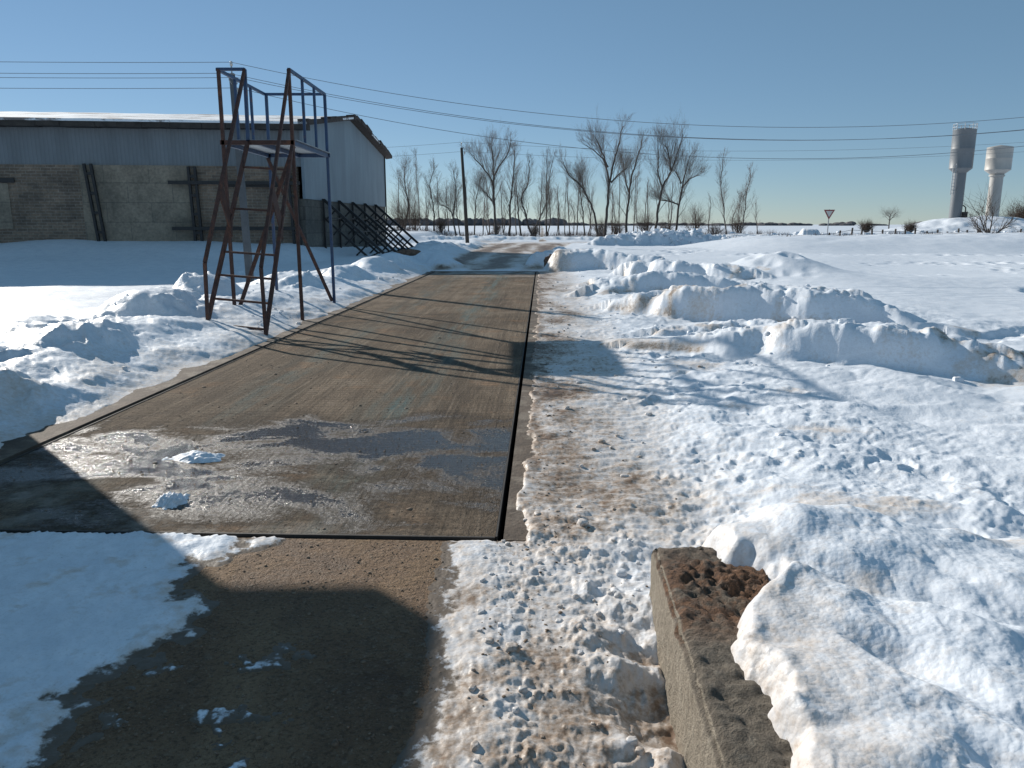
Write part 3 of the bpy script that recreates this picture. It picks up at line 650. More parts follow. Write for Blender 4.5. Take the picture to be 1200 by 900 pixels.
# ------------------------------------------------------------------ loose snow clods (stuff)
def ico(sub):
    import bmesh
    bm = bmesh.new(); bmesh.ops.create_icosphere(bm, subdivisions=sub, radius=1)
    V = np.array([v.co[:] for v in bm.verts]); F = np.array([[v.index for v in f.verts] for f in bm.faces]); bm.free(); return V, F
def clods():
    rng = np.random.default_rng(5)
    IV, IF = ico(3)
    var = []
    for k in range(8):
        w = IV * (1 + .30 * perlin(IV[:, 0] * 1.4 + k * 7, IV[:, 1] * 1.4 + IV[:, 2] * .9, k)[:, None] + .12 * perlin(IV[:, 0] * 4 + k * 3, IV[:, 2] * 4 + IV[:, 1] * 3, 40 + k)[:, None])
        w = np.sign(w) * np.abs(w) ** 1.0
        w = np.clip(w, -.82, .82)
        var.append(w)
    P = []
    def add(n, fx, size, yard):
        for _ in range(n):
            x, y = fx(); P.append((x, y, size * min(2.0, float(rng.lognormal(0, .45))), yard))
    # left bank
    def lb():
        q = rng.uniform(.5, 22); s = abs(rng.normal(1.1, .75)) + .3; x, y, _ = from_deck(-DW - s, q); return x, y
    add(70, lb, .022, .1); add(10, lb, .06, .1)
    def rb():
        q = rng.uniform(.3, 20); s = abs(rng.normal(.0, .9)) + .35; x, y, _ = from_deck(s, q); return x, y
    add(140, rb, .016, .35)
    def fg(): return rng.uniform(-.15, .62), rng.uniform(1.6, 4.2)
    add(110, fg, .009, .25); add(16, fg, .018, .2)
    lines = [[(2.1, 14.0), (5.4, 11.6)], [(2.0, 9.7), (5.1, 7.5)], [(2.1, 17.2), (6, 15.3)], [(1.6, 27), (4.5, 25.2)], [(1.4, 29), (3, 34)], [(3.6, 22.7), (6.1, 20.4)]]
    def rd():
        l = lines[rng.integers(len(lines))]; t = rng.uniform(); return l[0][0] + (l[1][0] - l[0][0]) * t + rng.normal(0, .35), l[0][1] + (l[1][1] - l[0][1]) * t + rng.normal(-.2, .4)
    add(45, rd, .035, .15)
    def hp(): return rng.uniform(7, 18), 59.5 + rng.normal(0, 1.0)
    add(260, hp, .13, .1)
    def hv(): return rng.uniform(24, 70), rng.uniform(60, 100)
    add(120, hv, .16, .15)
    P = np.array(P); z, d = terrain(P[:, 0], P[:, 1]); d, _ = decode(d)
    ok = z > -.005
    P = P[ok]; z = z[ok]; d = d[ok]
    VV = []; FF = []; DD = []; off = 0
    for (x, y, s, dd), zz, g in zip(P, z, d):
        w = var[rng.integers(8)]; a = rng.uniform(0, 2 * pi); c_, s_ = cos(a), sin(a)
        sx, sy, sz = s * rng.uniform(.7, 1.3), s * rng.uniform(.7, 1.3), s * rng.uniform(.5, .85)
        q = w * [sx, sy, sz]
        q = np.stack([q[:, 0] * c_ - q[:, 1] * s_ + x, q[:, 0] * s_ + q[:, 1] * c_ + y, q[:, 2] + zz + sz * .25], 1)
        VV.append(q); FF.append(IF + off); off += len(w); DD.append(np.full(len(w), min(1, g * .8 + rng.uniform(0, dd))))
    o = np_mesh('snow_clods', np.concatenate(VV), np.concatenate(FF), M['snow'], True, {'dirt': np.concatenate(DD)})
    tag(o, 'crumbled lumps of snow lying along the banks beside the weighbridge', 'snow', kind='stuff')
clods()

def gravel():
    rng = np.random.default_rng(15); IV, IF = ico(2); VV = []; FF = []; off = 0
    def put(x, y, z, s):
        nonlocal off
        a = rng.uniform(0, 6.28); q = IV * (1 + .3 * perlin(IV[:, 0] * 1.7 + x * 9, IV[:, 1] * 1.7 + IV[:, 2], 4)[:, None]) * [s * rng.uniform(.7, 1.4), s * rng.uniform(.7, 1.3), s * rng.uniform(.4, .8)]
        q = np.stack([q[:, 0] * cos(a) - q[:, 1] * sin(a) + x, q[:, 0] * sin(a) + q[:, 1] * cos(a) + y, q[:, 2] + z], 1); VV.append(q); FF.append(IF + off); off += len(q)
    for _ in range(1500):
        x, y = rng.uniform(-1.6, -.25), rng.uniform(1.8, 3.7); put(x, y, -.003, .0028 * rng.lognormal(0, .5))
    for _ in range(2600):
        p_ = rng.uniform(-DW + .05, -.03); q_ = abs(rng.normal(0, 3)) + .05; x, y, _z = from_deck(p_, q_); put(x, y, .0005, .0024 * rng.lognormal(0, .5) * (1 + .12 * q_))
    pts = []
    for _ in range(900):
        q_ = rng.uniform(-1.5, 9); x, y, _z = from_deck(abs(rng.normal(.1, .35)), q_); pts.append((x, y))
    pa = np.array(pts); zz, _d = terrain(pa[:, 0], pa[:, 1])
    for (x, y), z in zip(pts, zz):
        if z > -.01: put(x, y, z, .0035 * rng.lognormal(0, .55))
    o = np_mesh('gravel', np.concatenate(VV), np.concatenate(FF), M['grit'], False); tag(o, 'loose brown grit scattered over the deck and the muddy concrete apron', 'gravel', kind='stuff')
gravel()
# ------------------------------------------------------------------ weighbridge
wb = thing('weighbridge', from_deck(-DW / 2, 0, 0), 'long muddy brown steel vehicle weighbridge deck set flush between snow banks', 'weighbridge')
def deck_obj(name, mat, boxes, parent, z=0.0):
    mb = MB()
    for b in boxes: mb.box(*b)
    me = bpy.data.meshes.new(name); me.from_pydata(mb.v, [], mb.f); me.update(); me.materials.append(mat)
    o = bpy.data.objects.new(name, me); o.parent = parent
    o.location = (Vector(from_deck(0, 0, z)) - Vector(parent.location)) if parent else from_deck(0, 0, z)
    o.rotation_euler = (0, 0, -A); COL.objects.link(o); return o
deck_obj('deck', M['deck'], [(-DW, 0, 0.02, 5.70, -.35, 0), (-DW, 0, 5.71, 11.42, -.35, 0), (-DW, 0, 11.43, 17.15, -.35, 0), (-DW, 0, 17.16, DL, -.35, 0)], wb)
deck_obj('edge_angle', M['pitsteel'], [(.002, .012, 0.02, DL, -.2, .006)], wb)
deck_obj('edge_angle', M['pitsteel'], [(-DW - .012, -DW - .002, 0.02, DL, -.2, .006)], wb)
deck_obj('end_angle', M['pitsteel'], [(-DW, 0, .004, .018, -.2, .007)], wb)
fr = deck_obj('pit_kerb', M['kerb'], [(.045, .30, -.02, DL + .4, -.7, .004), (-DW - .60, -DW - .07, -.02, DL + .4, -.7, .006), (-DW - .07, .075, DL + .04, DL + .4, -.7, .0)], None)
fr['kind'] = 'structure'
pf = deck_obj('pit_floor', M['pitsteel'], [(-DW - .07, .075, -.0, DL + .04, -.75, -.6)], None); pf['kind'] = 'structure'
ap = deck_obj('concrete_apron', M['apron'], [(-DW - 2.5, .32, -6, -.022, -.5, -.004)], None); ap['kind'] = 'structure'
# a rough second layer on the apron's lit edge: frozen mud
def patchmesh(name, cx, cy, rx, ry, h, mat, label, cat, seed, dirtv=0.1, zb=0.0, rot=0, lift=.3):
    n = 90; g = np.linspace(-1.15, 1.15, n); gx, gy = np.meshgrid(g, g)
    X = cx + gx * rx * cos(rot) - gy * ry * sin(rot); Y = cy + gx * rx * sin(rot) + gy * ry * cos(rot)
    r = np.hypot(gx, gy) + .45 * fbm(gx * 1.6 + seed, gy * 1.6, 4, seed)
    z = h * (1 - ss(.15, .85, r)) * (.65 + .5 * np.clip(1 - worley(gx * 3, gy * 3, seed), 0, 1) + .5 * fbm(gx * 5, gy * 5, 3, seed + 2)) - .012 * ss(.6, .95, r)
    V = np.stack([X.ravel() - cx, Y.ravel() - cy, z.ravel()], 1)
    i = np.arange(n - 1)[:, None]; j = np.arange(n - 1)[None, :]; a = i * n + j
    F = np.stack([a, a + 1, a + n + 1, a + n], -1).reshape(-1, 4)
    keep = z.ravel()[F].max(1) > -.006; F = F[keep]
    o = np_mesh(name, V, F, mat, True, {'dirt': np.full(n * n, dirtv)}, (cx, cy, zb)); tag(o, label, cat); return o
patchmesh('snow_patch', -2.20, 5.15, .26, .17, .035, M['snow'], 'flat irregular patch of white snow farther along the wet deck', 'snow patch', 3, .02)
patchmesh('snow_patch', -2.00, 4.28, .13, .14, .05, M['snow'], 'small lump of icy snow nearest the front edge of the deck', 'snow patch', 8, .15)

# ------------------------------------------------------------------ kerb block
def block():
    L = 2.6; W = .46; ht = .285
    nx, ny, nz = 46, 240, 26
    V = []; F = []
    def grid(fn, nu, nv):
        b = len(V)
        for i in range(nu + 1):
            for j in range(nv + 1): V.append(fn(i / nu, j / nv))
        for i in range(nu):
            for j in range(nv):
                a = b + i * (nv + 1) + j; F.append((a, a + nv + 1, a + nv + 2, a + 1))
    grid(lambda u, v: (u * W, -v * L, ht), nx, ny)
    grid(lambda u, v: (0, -v * L, -.2 + u * (ht + .2)), nz, ny)
    grid(lambda u, v: (v * W, 0, -.2 + u * (ht + .2)), nz, nx)
    grid(lambda u, v: (W, -v * L, ht - u * (ht + .2)), nz, ny)
    grid(lambda u, v: (v * W, -L, ht - u * (ht + .2)), nz, nx)
    V = np.array(V)
    # round off and erode
    x, y, z = V[:, 0], V[:, 1], V[:, 2]
    top = z > ht - .001
    er = .022 * fbm(x * 9, y * 9, 5, 5, .6) + .014 * (np.clip(1 - worley(x * 22, y * 22, 6), 0, 1) - .45)
    endr = np.exp(-(y / .18) ** 2)
    zone = np.exp(-((y + .42) / .3) ** 2) * ss(.04, .12, x)
    dz = np.where(top, er + zone * (-.01 + .05 * fbm(x * 14, y * 14, 4, 9, .6) + .02 * (np.clip(1 - worley(x * 28, y * 28, 16), 0, 1) - .4)) - endr * .02, 0)
    chip = .05 * ss(.1, .5, fbm(y * 5, y * 0 + 7, 3, 18)) * (1 - ss(0, .07, x)) * (.5 + .5 * np.clip(1 - worley(x * 30, y * 30, 19), 0, 1))
    ed = -np.where(top, chip, 0) + np.where(top, -.026 * (1 - ss(0, .035, x + .02 * fbm(y * 6, y * 0 + 3, 3, 8))), 0)
    z2 = z + dz + ed
    x2 = x + np.where(x < .001, .012 * fbm(y * 5, z * 5, 4, 11) + .03 * (1 - ss(0, .05, ht - z)) + .006 * fbm(y * 25, z * 9, 2, 12) - .02 * (ht - z), 0)
    x2 = x2 + np.where(x > .001, 0, 0)
    y2 = y + np.where(y > -.001, .02 * fbm(x * 6, z * 6, 3, 13) - .04 * (1 - ss(0, .06, ht - z)), 0)
    z2 = np.where(~top, np.minimum(z2, ht - .026 - .05 * ss(.1, .5, fbm(y * 5, y * 0 + 7, 3, 18)) * .7 + .012 * fbm(y * 9, y * 0, 4, 5)), z2)
    V = np.stack([x2, y2, z2], 1)
    o = np_mesh('concrete_block', V, np.array(F), M['block'], True, None, (BKX, BKY, -.0))
    o.rotation_euler = (0, 0, -BK)
    tag(o, 'weathered concrete kerb block with crumbling brown top, half buried in snow in the foreground', 'concrete block')
block()

# ------------------------------------------------------------------ warehouse
def warehouse():
    base = thing('warehouse', (N0[0], N0[1], 0), 'long low brick warehouse with grey metal upper walls and snowy roof', 'warehouse')
    LW = 54; GD = 16.5; EH = 5.98; RH = 7.25; BT = 4.16; GB = 2.74
    def P(s, t, z):    # s left along the wall, t depth
        a = lwall(s); g = gwall(t)
        return (a[0] + g[0] - N0[0], a[1] + g[1] - N0[1], z)
    def panel(s0, s1, z0, z1, t0=0, t1=.3):
        mb = MB(); mb.box8([P(s1, t0, z0), P(s0, t0, z0), P(s0, t1, z0), P(s1, t1, z0)], [P(s1, t0, z1), P(s0, t0, z1), P(s0, t1, z1), P(s1, t1, z1)]); return mb
    # lower long wall, alternately brick bays and concrete bays
    bays = [(.0, 5.0, 'brick'), (5.0, 9.6, 'slab'), (9.6, 16.0, 'brick'), (16.0, 22.4, 'slab'), (22.4, 32, 'brick'), (32, 41, 'slab'), (41, 54, 'brick')]
    for a, b_, k in bays:
        o = panel(a + (.0 if a else .3), b_, -.3, BT, 0.0 if k == 'brick' else -.03).build('wall_panel', M[k], base)
        if k == 'slab': o['label'] = 'smooth concrete wall panel'
        else: o['label'] = 'brown brick wall panel'
    # plaster infill and lintel (bricked-up window)
    panel(12.6, 14.4, 1.4, 3.36, -.05, .0).build('window_infill', M['slab'], base)
    panel(12.3, 14.8, 3.38, 3.58, -.09, -.052).build('lintel', M['black'], base)
    panel(1.0, 3.5, 3.25, 3.42, -.09, -.002).build('lintel', M['black'], base)
    panel(0, LW, BT + .003, EH, .06, .20).build('cladding', M['clad'], base)
    # gable wall
    g = MB(); g.box8([P(.3, .0, -.3), P(0, .0, -.3), P(0, GD, -.3), P(.3, GD, -.3)], [P(.3, .0, GB), P(0, .0, GB), P(0, GD, GB), P(.3, GD, GB)])
    g.build('gable_base_wall', M['cblock'], base)
    g = MB(); sx = -.04
    prof = [(0.0, GB + .004), (GD, GB + .004), (GD, EH), (GD / 2, RH), (0.0, EH)]
    i = len(g.v); g.v += [P(sx, t, z) for t, z in prof] + [P(sx + .12, t, z) for t, z in prof]
    g.f += [(0, 1, 2, 3, 4), (9, 8, 7, 6, 5)] + [(k, 5 + k, 5 + (k + 1) % 5, (k + 1) % 5) for k in range(5)]
    g.build('gable_cladding', M['clad2'], base)
    # other walls
    panel(0, LW, -.3, EH, GD - .3, GD).build('rear_wall', M['cblock'], base)
    g = MB(); prof = [(0, -.3), (GD, -.3), (GD, EH), (GD / 2, RH), (0, EH)]
    g.v += [P(LW, t, z) for t, z in prof] + [P(LW - .2, t, z) for t, z in prof]
    g.f += [(4, 3, 2, 1, 0), (5, 6, 7, 8, 9)] + [(k, (k + 1) % 5, 5 + (k + 1) % 5, 5 + k) for k in range(5)]
    g.build('end_wall', M['cblock'], base)
    # roof: slopes with overhang, subdivided, a little uneven
    sl = (RH - EH) / (GD / 2); ov = .55
    rb = MB(); ns = 60; tt = [-ov, 0, 1.5, 3.5, 5.5, GD / 2, GD - 5.5, GD - 3.5, GD - 1.5, GD, GD + ov]
    S = [-.45 + (LW + .9) * k / ns for k in range(ns + 1)]
    rnd = random.Random(3)
    def rz(t): return EH + .14 + sl * min(t, GD - t)
    idx = {}
    for lay, dz in ((0, 0), (1, -.10)):
        for a, s_ in enumerate(S):
            for b_, t in enumerate(tt):
                idx[lay, a, b_] = len(rb.v); rb.v.append(P(s_, t, rz(t) + dz + (rnd.uniform(-.015, .015) if lay == 0 else 0)))
    for a in range(ns):
        for b_ in range(len(tt) - 1):
            q = [idx[0, a, b_], idx[0, a + 1, b_], idx[0, a + 1, b_ + 1], idx[0, a, b_ + 1]]; rb.f.append(tuple(q))
            q = [idx[1, a, b_], idx[1, a, b_ + 1], idx[1, a + 1, b_ + 1], idx[1, a + 1, b_]]; rb.f.append(tuple(q))
        for b_ in (0, len(tt) - 1): rb.f.append((idx[0, a, b_], idx[1, a, b_], idx[1, a + 1, b_], idx[0, a + 1, b_]))
    for a in (0, ns):
        for b_ in range(len(tt) - 1): rb.f.append((idx[0, a, b_], idx[0, a, b_ + 1], idx[1, a, b_ + 1], idx[1, a, b_]))
    rb.build('roof', M['roof'], base)
    # eave board: dark, ragged
    mb = MB(); x = -.4
    while x < LW + .3:
        w = rnd.uniform(.9, 1.6); d = rnd.uniform(.0, .05); z1 = rz(-ov) - .105
        mb.box8([P(x + w - .02, -ov + .02, z1 - .19 - d), P(x, -ov + .02, z1 - .19 - d), P(x, .0, z1 - .19 - d), P(x + w - .02, .0, z1 - .19 - d)],
                [P(x + w - .02, -ov + .02, z1), P(x, -ov + .02, z1), P(x, .0, z1 + .02), P(x + w - .02, .0, z1 + .02)]); x += w
    mb.build('eave_board', M['dark'], base)
    # verge: overlapping sheet ends up the gable
    mb = MB()
    for half in (0, 1):
        k = 0; t = -ov
        while t < GD / 2 - .05:
            t2 = min(t + 1.15, GD / 2 + .02); j = rnd.uniform(-.05, .06); dz = rnd.uniform(0, .08)
            ta, tb = (t, t2) if half == 0 else (GD - t, GD - t2)
            za, zb = rz(ta) if half == 0 else rz(ta), rz(tb)
            lo, hi = (ta, tb) if ta < tb else (tb, ta); zl, zh = (za, zb) if ta < tb else (zb, za)
            mb.box8([P(-.04, lo, zl - .20), P(-.50 + j, lo, zl - .14), P(-.50 + j, hi, zh - .14), P(-.04, hi, zh - .20)],
                    [P(-.04, lo, zl + .03 + dz), P(-.50 + j, lo, zl + .06 + dz), P(-.50 + j, hi, zh + .03), P(-.04, hi, zh + .03)])
            t = t2
    mb.build('verge_sheet', M['verge'], base)
    # steel braces on the long wall: ladder-like pairs with flat ties
    def ladder(s0, s1, zt, zb, t=-.16, w=.28, n=5):
        mb = MB()
        for k in (0, 1): mb.beam(P(s1 - k * w, t, zt), P(s0 - k * w, t, zb), .11, .10)
        for i in range(n):
            f = (i + .5) / n; s_ = s1 + (s0 - s1) * f; z = zt + (zb - zt) * f
            mb.beam(P(s_, t - .01, z), P(s_ - w, t - .01, z), .05, .12)
        mb.build('wall_brace', M['black'], base)
    ladder(8.95, 9.3, 4.2, .0); ladder(4.85, 4.93, 4.1, .0); ladder(.5, .62, 4.1, .0)
    mb = MB()
    for z in (3.42, 1.42): mb.beam(P(5.8, -.24, z), P(.1, -.24, z), .06, .15)
    mb.build('wall_rail', M['black'], base)
    # corner strip and downpipe
    mb = MB(); mb.beam(P(-.075, GD - .05, 1.6), P(-.075, GD - .05, EH), .07); mb.build('corner_strip', M['dark'], base)
    return P
PW = warehouse()

def bracing():
    o0 = gwall(2); base = thing('bracing_frame', (o0[0], o0[1], 0), 'black welded steel buttress frame with sloping struts against the warehouse gable', 'bracing frame')
    ts = [2.5, 5.2, 7.9, 10.6, 13.3]
    def Q(out, t, z):
        g = gwall(t); return (g[0] + .1 + out * cos(radians(3.5)), g[1] - out * sin(radians(3.5)), z)
    for t in ts:
        mb = MB(); mb.beam(Q(0, t, .0), Q(0, t, 2.82), .10); mb.build('post', M['black'], base)
        mb = MB(); mb.beam(Q(.02, t, 2.78), Q(3.1, t, .02), .10, .13); mb.build('strut', M['black'], base)
        mb = MB(); mb.beam(Q(.02, t, 1.9), Q(2.1, t, .02), .08, .10)
        mb.build('strut', M['black'], base)
        mb = MB()
        for f in (.18, .36, .54, .72, .9):
            a = Q(.02 + 3.08 * f, t, 2.78 - 2.76 * f); l = .85 if f > .2 else .5
            mb.beam(a, (a[0] - l * .82, a[1], max(a[2] - l * .82, .0)), .075)
        mb.build('web_bar', M['black'], base)
    for out, z in ((.12, 1.90), (1.66, 1.25)):
        mb = MB(); mb.beam(Q(out, ts[0] - .3, z), Q(out, ts[-1] + .3, z), .06); mb.build('rail', M['black'], base)
bracing()

# ------------------------------------------------------------------ inspection platform
def platform():
    x0, x1, y0, y1 = -4.70, -3.56, 13.0, 15.4
    base = thing('inspection_platform', ((x0 + x1) / 2, (y0 + y1) / 2, 0), 'tall rusty and blue steel inspection platform with ladder beside the weighbridge', 'platform')
    TZ, PZ = 4.02, 2.90; w = .05
    for (x, y, lean, blue) in ((x0, y0, .02, 1), (x1, y0, .0, 0), (x1, y1, .0, 1), (x0, y1, .03, 1)):
        mb = MB(); mb.beam((x, y, -.05), (x + lean, y, TZ), w); ob = mb.build('post', M['blue'] if blue and y == y1 else M['rust'], base)
        ob['label'] = 'blue painted post' if blue and y == y1 else 'rusty brown post'
    mb = MB(); mb.beam((x0 + .42, y0, PZ), (x0 + .44, y0, TZ), w); mb.build('gate_post', M['blue'], base)
    bl = M['blue']
    for nm, a, b_ in (('top_rail', (x0, y0, TZ), (x0, y1, TZ)), ('top_rail', (x1, y0, TZ), (x1, y1, TZ)), ('top_rail', (x0, y1, TZ), (x1, y1, TZ)), ('top_rail', (x0, y0, TZ), (x0 + .44, y0, TZ))):
        mb = MB(); mb.beam(a, b_, .045); mb.build(nm, bl, base)
    for x in (x0, x1):
        for f in (.33, .66):
            mb = MB(); y = y0 + (y1 - y0) * f; mb.beam((x, y, PZ), (x, y, TZ), .042); mb.build('baluster', bl, base)
    # platform frame and sheet
    for nm, a, b_, mt in (('frame_beam', (x0 - .03, y0, PZ), (x1 + .03, y0, PZ), 'rust'), ('frame_beam', (x0, y1, PZ), (x1 + .05, y1, PZ), 'blue'), ('frame_beam', (x0, y0, PZ), (x0, y1, PZ), 'blue'), ('frame_beam', (x1, y0, PZ), (x1, y1, PZ), 'blue'), ('frame_beam', ((x0 + x1) / 2, y0, PZ), ((x0 + x1) / 2, y1, PZ), 'blue')):
        mb = MB(); mb.beam(a, b_, .05, .07); mb.build(nm, M[mt], base)
    mb = MB(); mb.box(x0 + .02, x1 + .06, y0 + .05, y1 + .06, PZ + .038, PZ + .05); mb.build('floor_sheet', M['sheet'], base)
    # diagonals
    for a, b_ in (((x0, y0 + .05, .05), (x1, y0 + .05, PZ - .05)), ((x0, y1 - .05, PZ - .05), (x1 - .03, y1 - .05, .1))):
        mb = MB(); mb.beam(a, b_, .055); mb.build('diagonal_brace', M['rust'], base)
    # stair-ladder
    lt, lb = (x0 + .42, y0 - .03, PZ), (x0 + .14, 11.35, .05)
    rt, rb_ = (x1 - .0, y0 - .03, PZ - .05), (x1 - .02, 11.05, .0)
    for a, b_ in ((lt, lb), (rt, rb_)):
        mb = MB(); mb.beam(a, b_, .05, .06); mb.build('ladder_rail', M['rust'], base)
    for f in (.14, .37, .60, .72, .84, .965):
        a = Vector(lt).lerp(Vector(lb), f); b_ = Vector(rt).lerp(Vector(rb_), f); mb = MB(); mb.beam(a, b_, .032); mb.build('rung', M['rust'], base)
    for t, k, f in (((x0 + .44, y0, TZ), (x0 + .23, 11.3, 1.05), (x0 + .20, 11.3, .02)), ((x1 + .01, y0, TZ), (x1 - .0, 11.0, 1.0), (x1 + .01, 11.0, .0))):
        mb = MB(); mb.beam(t, k, .045); mb.beam(k, f, .045); mb.build('handrail', M['rust'], base)
        kk = Vector(t).lerp(Vector(k), .60)
        lt_ = Vector(lt if t[0] < -4 else rt).lerp(Vector(lb if t[0] < -4 else rb_), .42)
        mb = MB(); a = kk; b2 = lt_
        mb.box8([(a.x - .008, a.y - .12, a.z - .25), (a.x + .008, a.y - .12, a.z - .25), (b2.x + .008, b2.y, b2.z - .30), (b2.x - .008, b2.y, b2.z - .30)],
                [(a.x - .008, a.y, a.z - .02), (a.x + .008, a.y, a.z - .02), (b2.x + .008, b2.y + .05, b2.z - .05), (b2.x - .008, b2.y + .05, b2.z - .05)])
        mb.build('gusset_plate', M['rust'], base)
platform()

# ------------------------------------------------------------------ poles and wires
def concrete_pole(x, y, h, label, lean=0.0, zb=0):
    base = thing('utility_pole', (x, y, zb), label, 'utility pole')
    mb = MB(); n = 8
    a, b_ = .095, .065
    mb.box8([(x - a, y - a, zb - .4), (x + a, y - a, zb - .4), (x + a, y + a, zb - .4), (x - a, y + a, zb - .4)], [(x - b_ + lean, y - b_, zb + h), (x + b_ + lean, y - b_, zb + h), (x + b_ + lean, y + b_, zb + h), (x - b_ + lean, y + b_, zb + h)])
    mb.build('shaft', M['polec'], base)
    mb = MB(); mb.tube([(x + lean, y, zb + h - .02), (x + lean, y, zb + h + .28)], .022); mb.build('spike', M['galv'], base)
    pts = [(x + lean, y, zb + h + .3)]
    for i, dz in enumerate((-.22, -.50)):
        for sx in ((-1, 1) if i == 0 else (1,)):
            mb = MB(); q = (x + lean + .02, y + sx * .32, zb + h + dz); mb.tube([(x + lean, y, zb + h + dz - .1), q, (q[0], q[1], q[2] + .1)], .014, 5); mb.build('bracket', M['galv'], base)
            mb = MB(); mb.lathe(q, [(.0, .06), (.035, .06), (.045, .10), (.03, .13), (.035, .17), (0, .18)], 10); mb.build('insulator', M['porcelain'], base, True)
            pts.append((q[0], q[1], q[2] + .17))
    mb = MB(); mb.lathe((x + lean, y, zb + h + .2), [(0, 0), (.035, 0), (.045, .05), (.03, .08), (.035, .12), (0, .13)], 10); mb.build('insulator', M['porcelain'], base, True)
    return pts
p1 = concrete_pole(-7.75, 22.9, 5.75, 'squat grey concrete utility pole standing behind the steel platform', -.12, 0)
p2 = concrete_pole(24.6, 24.2, 5.85, 'grey concrete utility pole far to the right beside the open snow field', .0, 0)
p0 = concrete_pole(-40.0, 20.0, 6.2, 'grey concrete utility pole far to the left in front of the warehouse', 0, 0)
def wooden_pole(x, y, h, lean, label):
    base = thing('utility_pole', (x, y, 0), label, 'utility pole')
    mb = MB(); mb.tube([(x, y, -.4), (x + lean * .5, y, h * .5), (x + lean, y, h)], [.15, .125, .10], 10); mb.build('shaft', M['wood'], base, True)
    mb = MB(); mb.tube([(x, y, .0), (x, y, .25)], [.32, .2], 10); mb.build('footing', M['wood'], base)
    pts = []
    for dx, dz in ((0, .28), (.22, -.35)):
        q = (x + lean + dx, y, h + dz); mb = MB(); mb.tube([(x + lean, y, h + dz - .3), (q[0], q[1], q[2] - .12), q], .016, 5); mb.build('bracket', M['galv'], base)
        mb = MB(); mb.lathe((q[0], q[1], q[2] - .06), [(0, 0), (.05, 0), (.06, .06), (.04, .1), (.045, .15), (0, .16)], 10); mb.build('insulator', M['porcelain'], base, True); pts.append((q[0], q[1], q[2] + .1))
    return pts
w1 = wooden_pole(-3.25, 57.5, 7.0, -.38, 'slim dark wooden utility pole leaning left at the end of the road')
w2 = wooden_pole(46, 56, 7.6, 0, 'dark wooden utility pole out beyond the right of the field')
w0 = wooden_pole(-45, 60, 7.6, 0, 'dark wooden utility pole hidden behind the warehouse')
def wire(a, b_, sag, label, r=.007):
    pts = []; n = 36
    for i in range(n + 1):
        t = i / n; pts.append((a[0] + (b_[0] - a[0]) * t, a[1] + (b_[1] - a[1]) * t, a[2] + (b_[2] - a[2]) * t - 4 * sag * t * (1 - t)))
    mb = MB(); mb.tube(pts, r, 5); o = mb.build('overhead_wire', M['wire'], None, True, loc=a); tag(o, label, 'wire', 'overhead wires between the utility poles')
names = ['topmost', 'second', 'third', 'lowest']
for i in range(4):
    k = (0, 2, 1, 3)[i]
    wire(p1[k], p2[k], (1.72, 1.70, 1.76, 1.95)[i], '%s of the thin dark wires sagging across the sky right of the steel platform' % names[i], .0075)
    wire(p1[k], p0[k], .30, '%s of the thin dark wires above the warehouse roof at the left' % names[i], .0075)
wire(w1[0], w2[0], .95, 'faint upper wire running right from the slim wooden pole', .009); wire(w1[1], w2[1], .95, 'faint lower wire running right from the slim wooden pole', .009)
wire(w1[0], w0[0], .9, 'faint upper wire running left from the slim wooden pole', .009); wire(w1[1], w0[1], .9, 'faint lower wire running left from the slim wooden pole', .009)

# ------------------------------------------------------------------ water towers
def tower(x, y, zb, colr, tr, th, zt, mat, label, rail, sides=40):
    base = thing('water_tower', (x, y, zb), label, 'water tower')
    c = (x, y, 0)
    mb = MB(); mb.lathe(c, [(colr * 1.03, zb - 1), (colr, zb + .3), (colr, zt - th - .55)], sides); mb.build('column', mat, base, True)
    mb = MB(); mb.lathe(c, [(colr * .98, zt - th - .60), (tr, zt - th), (tr * 1.012, zt - th + .03), (tr, zt - th + .06), (tr, zt - th * .5), (tr * 1.01, zt - th * .5 + .02), (tr, zt - th * .5 + .06), (tr, zt - .03), (tr * 1.02, zt), (tr * .95, zt + .05), (0.01, zt + .35)], sides)
    o = mb.build('tank', mat, base, True)
    mb = MB()
    lx, ly = x - tr * .80 - .35, y - tr * .6 - .35
    z0, z1 = (zt - th - 3.4, zt + .2) if rail else (zt - th, zt)
    return base
tb = tower(62.0, 110, 1.6, .80, 1.45, 5.1, 14.25, M['tankg'], 'taller grey cylindrical water tower with ladder and roof railing', True)
mb = MB(); lx, ly = 60.45, 109.0
for k in (0, .4): mb.beam((lx - .02 + k * .7, ly - k * .6, 5.6), (lx - .02 + k * .7, ly - k * .6, 9.7), .07)
z = 5.8
while z < 9.6: mb.beam((lx, ly, z), (lx + .28, ly - .24, z), .05); z += .45
for z in (6.2, 8.6): mb.beam((lx + .2, ly, z), (61.5, 109.5, z), .06)
mb.build('ladder', M['galv'], tb)
mb = MB()
for k in range(9):
    a = 2 * pi * k / 9; b_ = 2 * pi * (k + 1) / 9; P1 = (62 + 1.45 * cos(a), 110 + 1.45 * sin(a)); P2 = (62 + 1.45 * cos(b_), 110 + 1.45 * sin(b_))
    mb.beam((*P1, 14.2), (*P1, 15.05), .06)
    for z in (14.62, 15.03): mb.beam((*P1, z), (*P2, z), .05)
mb.build('railing', M['galv'], tb)
mb = MB(); mb.tube([(62.6, 109.3, 2.9), (62.9, 109.2, 3.2), (62.9, 109.2, 3.9), (62.6, 109.4, 4.2)], .08, 8); mb.box(62.5, 63.1, 108.9, 109.3, 2.4, 3.3); mb.build('valve_box', M['dark'], tb)
tb2 = tower(67.15, 110, 1.6, .82, 1.60, 3.0, 11.95, M['tankw'], 'shorter cream water tower with wide tank, right of the grey one', False)
